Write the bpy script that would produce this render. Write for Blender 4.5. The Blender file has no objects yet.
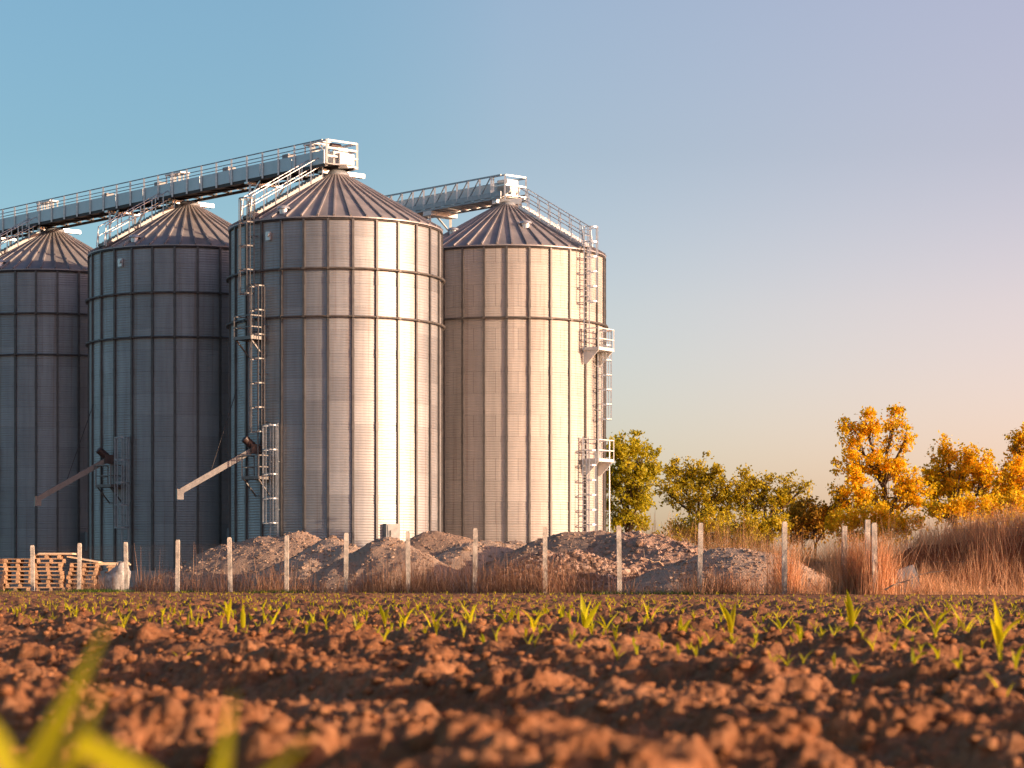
import bpy, math, random
import numpy as np
from mathutils import Vector, Matrix

random.seed(7)
RNG = np.random.default_rng(11)
S = bpy.context.scene
COL = S.collection
PI = math.pi
FPX = 2500.0            # focal length in pixels
HORIZON = 584.0
CAMZ = 0.27


def at(px, D, y=None):
    """world point seen at pixel (px, y) at depth D"""
    z = 0.0 if y is None else CAMZ + (HORIZON - y) * D / FPX
    return Vector(((px - 512) / FPX * D, D, z))


# ------------------------------------------------------------------ materials
class NT:
    def __init__(self, name):
        self.m = bpy.data.materials.new(name)
        self.m.use_nodes = True
        self.t = self.m.node_tree
        self.t.nodes.clear()
        self.out = self.n('ShaderNodeOutputMaterial')

    def n(self, typ, **kw):
        nd = self.t.nodes.new(typ)
        for k, v in kw.items():
            setattr(nd, k, v)
        return nd

    def l(self, a, b):
        self.t.links.new(a, b)

    def put(self, sock, v):
        if hasattr(v, 'links') or isinstance(v, bpy.types.NodeSocket):
            self.l(v, sock)
        else:
            sock.default_value = v

    def math(self, op, a, b=0.0, c=0.0):
        nd = self.n('ShaderNodeMath', operation=op)
        for i, v in enumerate((a, b, c)):
            if i < len(nd.inputs):
                self.put(nd.inputs[i], v)
        return nd.outputs[0]

    def coord(self, which='Object'):
        return self.n('ShaderNodeTexCoord').outputs[which]

    def noise(self, vec, scale, detail=4.0, rough=0.55):
        nd = self.n('ShaderNodeTexNoise')
        if vec is not None:
            self.l(vec, nd.inputs['Vector'])
        nd.inputs['Scale'].default_value = scale
        nd.inputs['Detail'].default_value = detail
        nd.inputs['Roughness'].default_value = rough
        return nd.outputs['Fac']

    def ramp(self, fac, stops):
        nd = self.n('ShaderNodeValToRGB')
        e = nd.color_ramp.elements
        while len(e) < len(stops):
            e.new(0.5)
        for i, (p, c) in enumerate(stops):
            e[i].position = p
            e[i].color = (c[0], c[1], c[2], 1)
        self.l(fac, nd.inputs[0])
        return nd.outputs[0]

    def mix(self, fac, a, b, blend='MIX'):
        nd = self.n('ShaderNodeMix', data_type='RGBA', blend_type=blend)
        self.put(nd.inputs[0], fac)
        for i, v in ((6, a), (7, b)):
            if isinstance(v, tuple):
                v = (v[0], v[1], v[2], 1)
            self.put(nd.inputs[i], v)
        return nd.outputs[2]

    def bump(self, h, strength=0.5, dist=0.01):
        nd = self.n('ShaderNodeBump')
        nd.inputs['Strength'].default_value = strength
        nd.inputs['Distance'].default_value = dist
        self.l(h, nd.inputs['Height'])
        return nd.outputs[0]

    def bsdf(self, color, rough=0.6, metal=0.0, normal=None, spec=0.5, trans=None):
        p = self.n('ShaderNodeBsdfPrincipled')
        if isinstance(color, tuple):
            color = (color[0], color[1], color[2], 1)
        self.put(p.inputs['Base Color'], color)
        self.put(p.inputs['Roughness'], rough)
        self.put(p.inputs['Metallic'], metal)
        p.inputs['Specular IOR Level'].default_value = spec
        if normal is not None:
            self.l(normal, p.inputs['Normal'])
        sh = p.outputs[0]
        if trans:
            tcol, f = trans
            tr = self.n('ShaderNodeBsdfTranslucent')
            if isinstance(tcol, tuple):
                tcol = (tcol[0], tcol[1], tcol[2], 1)
            self.put(tr.inputs['Color'], tcol)
            ms = self.n('ShaderNodeMixShader')
            ms.inputs[0].default_value = f
            self.l(sh, ms.inputs[1])
            self.l(tr.outputs[0], ms.inputs[2])
            sh = ms.outputs[0]
        self.l(sh, self.out.inputs['Surface'])
        return self.m


def mat_plain(name, c, rough, metal=0.0, var=0.25, scale=6.0, spec=0.5, bump=0.0, bscale=40.0):
    t = NT(name)
    co = t.coord()
    nz = t.noise(co, scale, 5)
    lo = tuple(x * (1 - var) for x in c)
    hi = tuple(min(1, x * (1 + var)) for x in c)
    col = t.ramp(nz, [(0.3, lo), (0.7, hi)])
    r = t.math('MULTIPLY_ADD', nz, 0.25, rough - 0.12)
    nm = t.bump(t.noise(co, bscale, 4), bump, 0.02) if bump else None
    return t.bsdf(col, r, metal, nm, spec)


NPAN = 28
STEP = 2 * PI / NPAN
SHEET = 1.13


def mat_silo(name, base, seams, rough, metal=0.72):
    t = NT(name)
    co = t.coord()
    sp = t.n('ShaderNodeSeparateXYZ')
    t.l(co, sp.inputs[0])
    ang = t.math('ARCTAN2', sp.outputs[0], t.math('MULTIPLY', sp.outputs[1], -1.0))
    col = t.math('DIVIDE', ang, STEP)
    row = t.math('DIVIDE', sp.outputs[2], SHEET)
    irow = t.math('FLOOR', row)
    odd = t.math('MODULO', irow, 2.0)
    # sheets are staggered: alternate rows break half a bay along
    icol = t.math('FLOOR', t.math('MULTIPLY_ADD', odd, 0.5, col)) if seams else t.math('FLOOR', col)
    cb = t.n('ShaderNodeCombineXYZ')
    t.l(icol, cb.inputs[0])
    t.l(irow, cb.inputs[1])
    wn = t.n('ShaderNodeTexWhiteNoise')
    t.l(cb.outputs[0], wn.inputs['Vector'])
    rnd = wn.outputs['Value']
    # narrow darker lines at sheet joints
    fz = t.math('FRACT', row)
    hl = t.math('LESS_THAN', fz, 0.022)
    bolts = t.math('GREATER_THAN', t.math('FRACT', t.math('MULTIPLY', col, 9.0)), 0.5)
    hl = t.math('MULTIPLY', hl, t.math('MULTIPLY_ADD', bolts, 0.6, 0.4))
    line = t.math('MULTIPLY', hl, 0.35)
    if seams:
        fc = t.math('ABSOLUTE', t.math('SUBTRACT', t.math('FRACT', col), 0.5))
        vl = t.math('MULTIPLY', t.math('LESS_THAN', fc, 0.016), t.math('GREATER_THAN', odd, 0.5))
        line = t.math('MAXIMUM', line, t.math('MULTIPLY', vl, 0.30))
    mp = t.n('ShaderNodeMapping')
    mp.inputs['Scale'].default_value = (1.6, 1.6, 0.16)
    t.l(co, mp.inputs[0])
    streak = t.noise(mp.outputs[0], 2.0, 6, 0.65)
    spangle = t.noise(co, 9.0, 4)
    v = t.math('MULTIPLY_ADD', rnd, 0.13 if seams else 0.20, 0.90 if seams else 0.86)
    v = t.math('MULTIPLY', v, t.math('MULTIPLY_ADD', streak, 0.62, 0.68))
    v = t.math('MULTIPLY', v, t.math('SUBTRACT', 1.0, line))
    # dust splashed up on the lowest sheets
    dirt = t.math('MULTIPLY', t.math('SUBTRACT', 1.0, t.math('SMOOTH_MIN', t.math('DIVIDE', sp.outputs[2], 4.0), 1.0, 0.1)), streak)
    cm = t.n('ShaderNodeVectorMath', operation='SCALE')
    cm.inputs[0].default_value = base
    t.l(v, cm.inputs['Scale'])
    c = t.mix(t.math('MULTIPLY', dirt, 0.5), cm.outputs[0], (0.28, 0.2, 0.14))
    # thin rust runs down from the sheet joints
    mr = t.n('ShaderNodeMapping')
    mr.inputs['Scale'].default_value = (5.5, 5.5, 0.10)
    t.l(co, mr.inputs[0])
    run = t.noise(mr.outputs[0], 1.0, 5, 0.6)
    run = t.math('MULTIPLY', t.math('MAXIMUM', t.math('SUBTRACT', run, 0.56), 0.0), 3.2)
    c = t.mix(t.math('MINIMUM', run, 0.45), c, (0.24, 0.15, 0.10))
    r = t.math('MULTIPLY_ADD', spangle, 0.16, t.math('MULTIPLY_ADD', rnd, 0.07, rough - 0.10))
    return t.bsdf(c, r, metal, None, 0.5)


M = {}
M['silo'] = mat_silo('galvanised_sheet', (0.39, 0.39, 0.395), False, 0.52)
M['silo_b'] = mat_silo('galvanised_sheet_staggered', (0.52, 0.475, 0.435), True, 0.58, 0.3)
M['stiff'] = mat_plain('stiffener_steel', (0.13, 0.122, 0.118), 0.5, 0.5, 0.25, 3.0)
M['ring'] = mat_plain('wind_ring_steel', (0.13, 0.115, 0.105), 0.55, 0.4, 0.3, 3.0)
M['roof'] = mat_plain('roof_sheet', (0.40, 0.365, 0.36), 0.5, 0.4, 0.2, 1.2)
M['rib'] = mat_plain('roof_rib_steel', (0.52, 0.49, 0.47), 0.45, 0.5, 0.2, 2.0)
M['ladder'] = mat_plain('ladder_steel', (0.20, 0.19, 0.185), 0.5, 0.5, 0.2, 5.0)
M['door'] = mat_plain('door_paint', (0.36, 0.35, 0.34), 0.7, 0.0, 0.2, 5.0, 0.3)
M['galv'] = mat_plain('bright_galvanised', (0.62, 0.62, 0.62), 0.36, 0.65, 0.18, 7.0)
M['galv_dull'] = mat_plain('weathered_galvanised', (0.33, 0.35, 0.37), 0.48, 0.5, 0.2, 4.0)
M['trough'] = mat_plain('conveyor_panel', (0.50, 0.54, 0.57), 0.42, 0.35, 0.12, 1.5)
M['dark'] = mat_plain('dark_steel', (0.06, 0.05, 0.045), 0.6, 0.2, 0.3, 6.0)
M['motor'] = mat_plain('motor_paint', (0.07, 0.04, 0.035), 0.5, 0.0, 0.3, 8.0)
M['white'] = mat_plain('white_painted_steel', (0.78, 0.77, 0.74), 0.4, 0.0, 0.08, 6.0)
M['concrete'] = mat_plain('concrete', (0.40, 0.36, 0.32), 0.85, 0.0, 0.25, 3.0, 0.3, 0.4, 30.0)
M['post'] = mat_plain('concrete_post', (0.58, 0.51, 0.43), 0.85, 0.0, 0.4, 5.0, 0.3, 0.5, 60.0)
M['wire'] = mat_plain('rusty_wire', (0.16, 0.12, 0.10), 0.6, 0.3, 0.3, 9.0)
M['bag'] = mat_plain('woven_white_bag', (0.46, 0.42, 0.39), 0.75, 0.0, 0.5, 7.0, 0.3, 0.6, 18.0)
M['slab'] = mat_plain('pale_slab', (0.15, 0.15, 0.165), 0.8, 0.0, 0.25, 4.0, 0.3)


def mat_wood(name, c):
    t = NT(name)
    co = t.coord()
    mp = t.n('ShaderNodeMapping')
    mp.inputs['Scale'].default_value = (3, 30, 30)
    t.l(co, mp.inputs[0])
    nz = t.noise(mp.outputs[0], 1.0, 6, 0.6)
    ri = t.n('ShaderNodeNewGeometry').outputs['Random Per Island']
    oi = t.n('ShaderNodeObjectInfo').outputs['Random']
    v = t.math('ADD', t.math('MULTIPLY', nz, 0.4), t.math('ADD', t.math('MULTIPLY', ri, 0.35), t.math('MULTIPLY', oi, 0.25)))
    col = t.ramp(v, [(0.2, tuple(x * .5 for x in c)), (0.55, c), (0.85, tuple(min(1, x * 1.45) for x in c))])
    return t.bsdf(col, 0.75, 0, t.bump(nz, 0.3, 0.01), 0.3)


M['wood'] = mat_wood('pallet_wood', (0.58, 0.36, 0.21))
M['ply'] = mat_wood('plywood', (0.80, 0.59, 0.40))


def mat_leafy(name, stops, trans, rough=0.5, spec=0.35):
    t = NT(name)
    ri = t.n('ShaderNodeNewGeometry').outputs['Random Per Island']
    nz = t.noise(t.coord(), 0.7, 3)
    v = t.math('ADD', t.math('MULTIPLY', ri, 0.6), t.math('MULTIPLY', nz, 0.4))
    col = t.ramp(v, stops)
    tc = t.mix(1.0, col, (1.5, 1.35, 0.7), 'MULTIPLY')
    return t.bsdf(col, rough, 0, None, spec, (tc, trans))


M['leaf_green'] = mat_leafy('green_tree_leaves', [(0.15, (.22, .22, .012)), (.5, (.42, .37, .016)), (.85, (.60, .50, .03))], .5)
M['leaf_olive'] = mat_leafy('olive_tree_leaves', [(0.15, (.24, .20, .012)), (.5, (.46, .37, .018)), (.85, (.70, .56, .04))], .52)
M['leaf_gold'] = mat_leafy('golden_tree_leaves', [(0.15, (.34, .30, .010)), (.4, (.66, .48, .012)), (.65, (.84, .54, .014)), (.9, (.95, .78, .10))], .58)
M['leaf_rust'] = mat_leafy('rust_shrub_leaves', [(0.15, (.30, .16, .014)), (.5, (.48, .26, .02)), (.85, (.62, .38, .04))], .4)
M['bark'] = mat_plain('bark', (0.12, 0.075, 0.045), 0.85, 0, 0.35, 6.0, 0.2)
M['dry'] = mat_leafy('dry_grass_blades', [(0.12, (.15, .055, .025)), (.4, (.32, .15, .07)), (.65, (.50, .28, .14)), (.9, (.66, .44, .25))], .25, .7, .15)
M['dry_rust'] = mat_leafy('rusty_dry_stalks', [(0.12, (.16, .07, .042)), (.45, (.30, .15, .09)), (.7, (.44, .25, .155)), (.92, (.60, .40, .27))], .25, .7, .15)
M['dry_right'] = mat_leafy('flare_warmed_dry_grass', [(0.12, (.42, .20, .10)), (.45, (.60, .31, .17)), (.75, (.74, .44, .26)), (.92, (.84, .58, .38))], .25, .7, .15)  # dry straw colour with the orange flare's warm glow painted in
M['grass'] = mat_leafy('short_green_grass', [(0.15, (.03, .06, .008)), (.5, (.07, .13, .014)), (.85, (.15, .2, .02))], .35)
M['maize'] = mat_leafy('maize_leaf', [(0.1, (.34, .36, .010)), (.5, (.58, .54, .014)), (.9, (.76, .64, .025))], .5, .38, .4)
M['maize_near'] = mat_leafy('maize_leaf_broad', [(0.1, (.40, .42, .012)), (.5, (.62, .56, .014)), (.9, (.76, .60, .02))], .55, .38, .4)


def mat_soil():
    t = NT('loam')
    g = t.n('ShaderNodeNewGeometry')
    co = g.outputs['Position']
    a = t.noise(co, 1.3, 5)
    b = t.noise(co, 34.0, 6, 0.65)
    c = t.noise(co, 260.0, 3, 0.6)
    v = t.math('ADD', t.math('MULTIPLY', a, 0.35), t.math('ADD', t.math('MULTIPLY', b, 0.45), t.math('MULTIPLY', c, 0.2)))
    col = t.ramp(v, [(0.30, (.15, .052, .019)), (.5, (.36, .155, .068)), (.68, (.56, .29, .15))])
    h = t.math('ADD', t.math('MULTIPLY', b, 1.0), t.math('MULTIPLY', c, 0.35))
    return t.bsdf(col, 0.9, 0, t.bump(h, 1.0, 0.016), 0.15)


M['soil'] = mat_soil()


def mat_gravel(name, lo, mid, hi):
    t = NT(name)
    g = t.n('ShaderNodeNewGeometry')
    co = g.outputs['Position']
    ri = g.outputs['Random Per Island']
    b = t.noise(co, 16.0, 5, 0.7)
    v = t.math('ADD', t.math('MULTIPLY', b, 0.6), t.math('MULTIPLY', ri, 0.4))
    col = t.ramp(v, [(0.28, lo), (.5, mid), (.78, hi)])
    return t.bsdf(col, 0.9, 0, t.bump(b, 0.8, 0.05), 0.2)


M['gravel'] = mat_gravel('grey_brown_gravel', (.24, .155, .11), (.39, .265, .19), (.57, .42, .31))
M['rubble'] = mat_gravel('pinkish_rubble', (.24, .145, .10), (.43, .28, .20), (.64, .46, .36))
M['yard'] = mat_gravel('yard_dirt', (.06, .042, .03), (.13, .085, .06), (.22, .15, .10))
M['bank'] = mat_gravel('flare_reddened_earth', (.16, .045, .016), (.32, .095, .032), (.46, .16, .055))  # earth reddened so its colour carries the orange lens flare glow


# ------------------------------------------------------------------ mesh builder
class MB:
    def __init__(self):
        self.v, self.f, self.sm = [], [], []

    def add(self, verts, faces, smooth=False):
        k = len(self.v)
        self.v.extend([tuple(p) for p in verts])
        self.f.extend([tuple(i + k for i in f) for f in faces])
        self.sm.extend([smooth] * len(faces))

    def box(self, c, s, R=None):
        x, y, z = s[0] / 2, s[1] / 2, s[2] / 2
        c = Vector(c)
        pts = [Vector(p) for p in ((-x, -y, -z), (x, -y, -z), (x, y, -z), (-x, y, -z), (-x, -y, z), (x, -y, z), (x, y, z), (-x, y, z))]
        if R is not None:
            pts = [R @ p for p in pts]
        self.add([p + c for p in pts], [(0, 3, 2, 1), (4, 5, 6, 7), (0, 1, 5, 4), (1, 2, 6, 5), (2, 3, 7, 6), (3, 0, 4, 7)])

    def frame(self, p0, p1, up=Vector((0, 0, 1))):
        d = (p1 - p0).normalized()
        if abs(d.dot(up)) > 0.98:
            up = Vector((0, 1, 0))
        s = d.cross(up).normalized()
        u = s.cross(d).normalized()
        return d, s, u

    def beam(self, p0, p1, w, h, up=Vector((0, 0, 1))):
        p0, p1 = Vector(p0), Vector(p1)
        d, s, u = self.frame(p0, p1, up)
        pts = []
        for p in (p0, p1):
            for a, b in ((-1, -1), (1, -1), (1, 1), (-1, 1)):
                pts.append(p + s * (a * w / 2) + u * (b * h / 2))
        self.add(pts, [(0, 1, 2, 3), (7, 6, 5, 4), (0, 4, 5, 1), (1, 5, 6, 2), (2, 6, 7, 3), (3, 7, 4, 0)])

    def tube(self, p0, p1, r0, r1=None, n=6, caps=True):
        p0, p1 = Vector(p0), Vector(p1)
        r1 = r0 if r1 is None else r1
        d, s, u = self.frame(p0, p1)
        pts = []
        for p, r in ((p0, r0), (p1, r1)):
            for i in range(n):
                a = 2 * PI * i / n
                pts.append(p + s * (r * math.cos(a)) + u * (r * math.sin(a)))
        fs = [(i, (i + 1) % n, n + (i + 1) % n, n + i) for i in range(n)]
        self.add(pts, fs, True)
        if caps:
            self.add(pts[:n], [tuple(range(n - 1, -1, -1))])
            self.add(pts[n:], [tuple(range(n))])

    def path(self, pts, r, n=6):
        for a, b in zip(pts[:-1], pts[1:]):
            self.tube(a, b, r, r, n)

    def lathe(self, prof, n=56, smooth=True):
        pts = []
        for r, z in prof:
            for i in range(n):
                a = 2 * PI * i / n
                pts.append((r * math.sin(a), -r * math.cos(a), z))
        fs = []
        for j in range(len(prof) - 1):
            for i in range(n):
                fs.append((j * n + i, j * n + (i + 1) % n, (j + 1) * n + (i + 1) % n, (j + 1) * n + i))
        self.add(pts, fs, smooth)

    def build(self, name, mat, parent=None, loc=None):
        me = bpy.data.meshes.new(name)
        me.from_pydata(self.v, [], self.f)
        me.polygons.foreach_set('use_smooth', self.sm)
        me.materials.append(mat)
        me.update()
        return link(name, me, parent, loc)


def link(name, me, parent=None, loc=None):
    o = bpy.data.objects.new(name, me)
    COL.objects.link(o)
    if parent is not None:
        o.parent = parent
    if loc is not None:
        o.location = loc
    return o


def np_mesh(name, verts, quads, mat, smooth=True, parent=None, loc=None):
    """fast mesh from numpy arrays; quads (n,4) or tris (n,3)"""
    verts = np.asarray(verts, dtype=np.float32)
    quads = np.asarray(quads, dtype=np.int32)
    k = quads.shape[1]
    me = bpy.data.meshes.new(name)
    me.vertices.add(len(verts))
    me.vertices.foreach_set('co', verts.ravel())
    me.loops.add(quads.size)
    me.loops.foreach_set('vertex_index', quads.ravel())
    me.polygons.add(len(quads))
    me.polygons.foreach_set('loop_start', np.arange(0, quads.size, k, dtype=np.int32))
    me.polygons.foreach_set('use_smooth', np.full(len(quads), smooth))
    me.materials.append(mat)
    me.update(calc_edges=True)
    me.validate()
    return link(name, me, parent, loc)


def tag(o, label=None, cat=None, group=None, kind=None):
    if label: o['label'] = label
    if cat: o['category'] = cat
    if group: o['group'] = group
    if kind: o['kind'] = kind
    return o


def empty(name, loc, label=None, cat=None, group=None, rz=0.0):
    o = bpy.data.objects.new(name, None)
    COL.objects.link(o)
    o.location = loc
    o.rotation_euler.z = rz
    return tag(o, label, cat, group)


def kids(o):
    return [c for c in bpy.data.objects if c.parent == o]


def copy_tree(o, parent=None):
    c = o.copy()
    COL.objects.link(c)
    c.parent = parent
    for ch in kids(o):
        copy_tree(ch, c)
    return c


# ------------------------------------------------------------------ numpy noise
def _hash(ix, iy, s=0):
    h = (ix.astype(np.int64) * 374761393 + iy.astype(np.int64) * 668265263 + s * 974634721) & 0x7fffffff
    h = ((h ^ (h >> 13)) * 1274126177) & 0x7fffffff
    h = (h ^ (h >> 16)) & 0x7fffffff
    return h.astype(np.float64) / 0x7fffffff


def vnoise(x, y, s=0):
    ix, iy = np.floor(x), np.floor(y)
    fx, fy = x - ix, y - iy
    fx = fx * fx * fx * (fx * (fx * 6 - 15) + 10)
    fy = fy * fy * fy * (fy * (fy * 6 - 15) + 10)
    a = _hash(ix, iy, s); b = _hash(ix + 1, iy, s); c = _hash(ix, iy + 1, s); d = _hash(ix + 1, iy + 1, s)
    return (a + (b - a) * fx) * (1 - fy) + (c + (d - c) * fx) * fy - 0.5


def fbm(x, y, oct=4, s=0):
    r = np.zeros_like(x); a = 1.0
    for i in range(oct):
        r += a * vnoise(x * 2 ** i + 17.3 * i, y * 2 ** i - 9.1 * i, s + i); a *= 0.5
    return r


def clods(x, y, cell, s, keep=0.8):
    """domed lumps of soil, one per cell at most; returns height in units of cell"""
    wx = x + cell * 0.6 * fbm(x / cell * 1.9, y / cell * 1.9, 4, s + 50)
    wy = y + cell * 0.6 * fbm(x / cell * 1.9 + 40, y / cell * 1.9, 4, s + 60)
    gx, gy = np.floor(wx / cell), np.floor(wy / cell)
    best = np.zeros_like(x)
    for i in (-1, 0, 1):
        for j in (-1, 0, 1):
            cx, cy = gx + i, gy + j
            px = (cx + 0.15 + 0.7 * _hash(cx, cy, s)) * cell
            py = (cy + 0.15 + 0.7 * _hash(cx, cy, s + 1)) * cell
            r = cell * (0.25 + 0.42 * _hash(cx, cy, s + 2))
            on = _hash(cx, cy, s + 3) < keep
            q = 1 - ((wx - px) ** 2 + (wy - py) ** 2) / (r * r)
            tx = _hash(cx, cy, s + 5) - .5; ty = _hash(cx, cy, s + 6) - .5
            tilt = (tx * (wx - px) + ty * (wy - py)) / r
            hgt = np.where(on & (q > 0), r * np.maximum(q, 0) ** .5 * np.clip(0.55 + 0.6 * _hash(cx, cy, s + 4) + 1.3 * tilt, .1, 2), 0)
            best = np.maximum(best, hgt)
    return best


# ------------------------------------------------------------------ fence line (also the field's far edge)
FD0, FA, FB, FC = 88.0, -479.0, 56.1, -0.0239


def fence_pt(t):
    D = FD0 * (1 + FC * t)
    return Vector((D * ((FA + FB * t) / (1 + FC * t)) / FPX, D, 0))


F0, F1 = fence_pt(0), fence_pt(13)
FDIR = (F1 - F0).normalized()           # runs right and nearer
FNRM = Vector((-FDIR.y, FDIR.x, 0))     # points away from the camera
if FNRM.y < 0: FNRM = -FNRM


def past_fence(x, y):
    return (x - F0.x) * FNRM.x + (y - F0.y) * FNRM.y


# ------------------------------------------------------------------ the field
ROW = np.array([-0.44, 0.898]); RN = np.array([0.898, 0.44])


def field_h(x, y):
    d = np.sqrt(x * x + y * y)
    near = np.clip((d - 0.7) / 2.2, 0, 1); near = near * near * (3 - 2 * near)
    far = np.clip((d - 14) / 30, 0, 1)
    cc = x * RN[0] + y * RN[1]
    wob = 0.12 * fbm(x * 0.9, y * 0.9, 2, 5)
    fur = np.cos((cc - 4.34 + wob) / 0.75 * 2 * PI)
    h = 0.028 * fur * (1 - 0.6 * far)
    # a deeper wheel track between the near row and the first dense row
    h -= 0.06 * np.exp(-((cc - 2.35 + wob) / 0.42) ** 2) * near
    h += 0.03 * np.exp(-((cc - 1.55 + wob) / 0.30) ** 2) * near
    h += 0.045 * fbm(x * 1.1 + 3, y * 1.1, 4, 1) * (1 - 0.5 * far)
    big = clods(x, y, 0.30, 100, 0.55)
    mid = clods(x, y, 0.13, 200, 0.8)
    sml = clods(x, y, 0.055, 300, 0.85)
    h += (0.29 * big + 0.20 * mid + 0.34 * sml + 0.45 * clods(x, y, 0.026, 400, 0.8)) * (1 - 0.25 * far)
    h += 0.020 * fbm(x * 19, y * 19, 4, 9) + 0.035 * fbm(x * 3.1, y * 3.1, 3, 15) * (1 - far)
    h = h - 0.03
    h = h * (0.30 + 0.70 * near) - 0.05 * (1 - near)
    e = past_fence(x, y)
    k = np.clip((e + 2.2) / 1.6, 0, 1)
    return h * (1 - 0.8 * k) + 0.02 * k


def build_field():
    rows = []
    d = 0.45
    while d < 104:
        rows.append(d)
        d *= 1.0021 if d < 5 else (1.0036 if d < 14 else (1.0060 if d < 40 else 1.009))
    D = np.array(rows)
    n_in = 460
    u_in = np.linspace(-1, 1, n_in)
    g = np.concatenate([1 + 0.009 * np.arange(1, 80), 1.72 + np.geomspace(0.012, 2.2, 36)])
    U = np.concatenate([-g[::-1], u_in, g])
    half = 0.215 * D + 0.10
    X = U[None, :] * half[:, None] + np.sign(U[None, :]) * np.maximum(np.abs(U[None, :]) - 1, 0) * 0.9
    Y = np.repeat(D[:, None], len(U), 1)
    Y = Y + 0.12 * X * 0  # rows stay straight across
    Z = field_h(X, Y)
    V = np.stack([X, Y, Z], -1).reshape(-1, 3)
    R, C = X.shape
    idx = np.arange(R * C).reshape(R, C)
    Q = np.stack([idx[:-1, :-1], idx[:-1, 1:], idx[1:, 1:], idx[1:, :-1]], -1).reshape(-1, 4)
    cx = V[Q].mean(1)
    Q = Q[past_fence(cx[:, 0], cx[:, 1]) < -0.2]
    used = np.unique(Q)
    remap = np.zeros(len(V), dtype=np.int64); remap[used] = np.arange(len(used))
    o = np_mesh('field', V[used], remap[Q], M['soil'])
    tag(o, kind='structure')


build_field()


def build_ground():
    xs = np.concatenate([-np.geomspace(4000, 60, 16), np.linspace(-55, 55, 45), np.geomspace(60, 4000, 16)])
    ys = np.concatenate([-np.geomspace(300, 6, 10), np.linspace(-5, 180, 95), np.geomspace(190, 9000, 22)])
    X, Y = np.meshgrid(xs, ys)
    e = past_fence(X, Y)
    Z = np.where(e > -1.0, 0.0, -0.30) + np.where((e > 3), 0.05 * fbm(X * 0.2, Y * 0.2, 3, 77), 0)
    Z = np.where((Y > 200), 0.0, Z)
    V = np.stack([X, Y, Z], -1).reshape(-1, 3)
    R, C = X.shape
    idx = np.arange(R * C).reshape(R, C)
    Q = np.stack([idx[:-1, :-1], idx[:-1, 1:], idx[1:, 1:], idx[1:, :-1]], -1).reshape(-1, 4)
    tag(np_mesh('ground', V, Q, M['yard']), kind='structure')


build_ground()


def blob(r, seed, n=1):
    import bmesh
    bm = bmesh.new()
    bmesh.ops.create_icosphere(bm, subdivisions=n, radius=1.0)
    rr = random.Random(seed)
    vs = []
    for v in bm.verts:
        k = r * (0.6 + 0.65 * rr.random())
        vs.append((v.co.x * k * 1.25, v.co.y * k * .9, v.co.z * k * 0.75))
    fs = [tuple(v.index for v in f.verts) for f in bm.faces]
    bm.free()
    return np.array(vs), np.array(fs)


BLOBS = [blob(1.0, i, 1) for i in range(6)]
PEBS = [blob(1.0, 50 + i, 0 if i < 3 else 1) for i in range(6)]


def scatter(name, pts, radii, lib, mat, smooth=True, parent=None, loc=None):
    V, F, k = [], [], 0
    for p, r in zip(pts, radii):
        vs, fs = lib[int(RNG.integers(len(lib)))]
        a = RNG.random() * 6.283
        c, s = math.cos(a), math.sin(a)
        w = np.stack([vs[:, 0] * c - vs[:, 1] * s, vs[:, 0] * s + vs[:, 1] * c, vs[:, 2]], -1) * r + p
        V.append(w); F.append(fs + k); k += len(vs)
    return np.concatenate(V), np.concatenate(F)


def soil_lumps():
    n = 17000
    # even density over the visible wedge, thinning with distance
    d = 1.6 * (22 / 1.6) ** RNG.random(n)
    x = (RNG.random(n) * 2 - 1) * (0.26 * d + 0.6)
    r = 0.0048 * np.exp(0.7 * RNG.standard_normal(n)) * (0.8 + d * 0.10)
    r = np.clip(r, 0.0022, 0.022)
    z = field_h(x, d) + r * 0.35
    V, F = scatter('clods', np.stack([x, d, z], -1), r, BLOBS, M['soil'])
    tag(np_mesh('loose_soil', V, F, M['soil'], True), kind='stuff')


soil_lumps()

# ------------------------------------------------------------------ maize seedlings


def leaf_ribbon(L, W, lean, curl, twist, az, base_z, nseg=7, face=0.0):
    """one maize blade as a folded ribbon; returns verts, quads"""
    vs, fs = [], []
    ca, sa = math.cos(az), math.sin(az)
    r, z = 0.004, base_z
    ang = lean
    for i in range(nseg + 1):
        t = i / nseg
        w = W * (0.45 + 0.9 * math.sin(PI * min(1, t * 0.85 + 0.12)) ** 0.8) * (1 - t ** 3.2) * 0.62 + 0.0006
        tw = face + twist * t
        fold = 0.35 * w * (1 - 0.6 * t)
        for q in (-1, 0, 1):
            lx = q * w / 2 * math.cos(tw)
            lift = fold * abs(q) + q * w / 2 * math.sin(tw)
            vx = r - lift * math.sin(PI / 2 - ang) * 0.9
            vz = z + lift * math.cos(PI / 2 - ang) * 0.9
            vs.append((vx * ca - lx * sa, vx * sa + lx * ca, vz))
        stepl = L / nseg
        r += math.sin(ang) * stepl
        z += math.cos(ang) * stepl
        ang += curl / nseg
    for i in range(nseg):
        for q in range(2):
            a = i * 3 + q
            fs.append((a, a + 1, a + 4, a + 3))
    return vs, fs


def plant_leaves(rr, H, n=None, nseg=6):
    az0 = rr.random() * 6.28
    out = []
    n = n or rr.choice((2, 3, 3, 4))
    for k in range(n):
        az = az0 + k * PI + rr.uniform(-0.5, 0.5)
        L = H * rr.uniform(0.62, 1.0) * (1.0 if k < 2 else 0.8)
        out.append(leaf_ribbon(L, L * rr.uniform(0.16, 0.25), rr.uniform(0.12, 0.55), rr.uniform(0.1, 1.1), rr.uniform(-0.6, 0.6), az, H * (0.05 + 0.07 * k), nseg))
    return out


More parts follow.
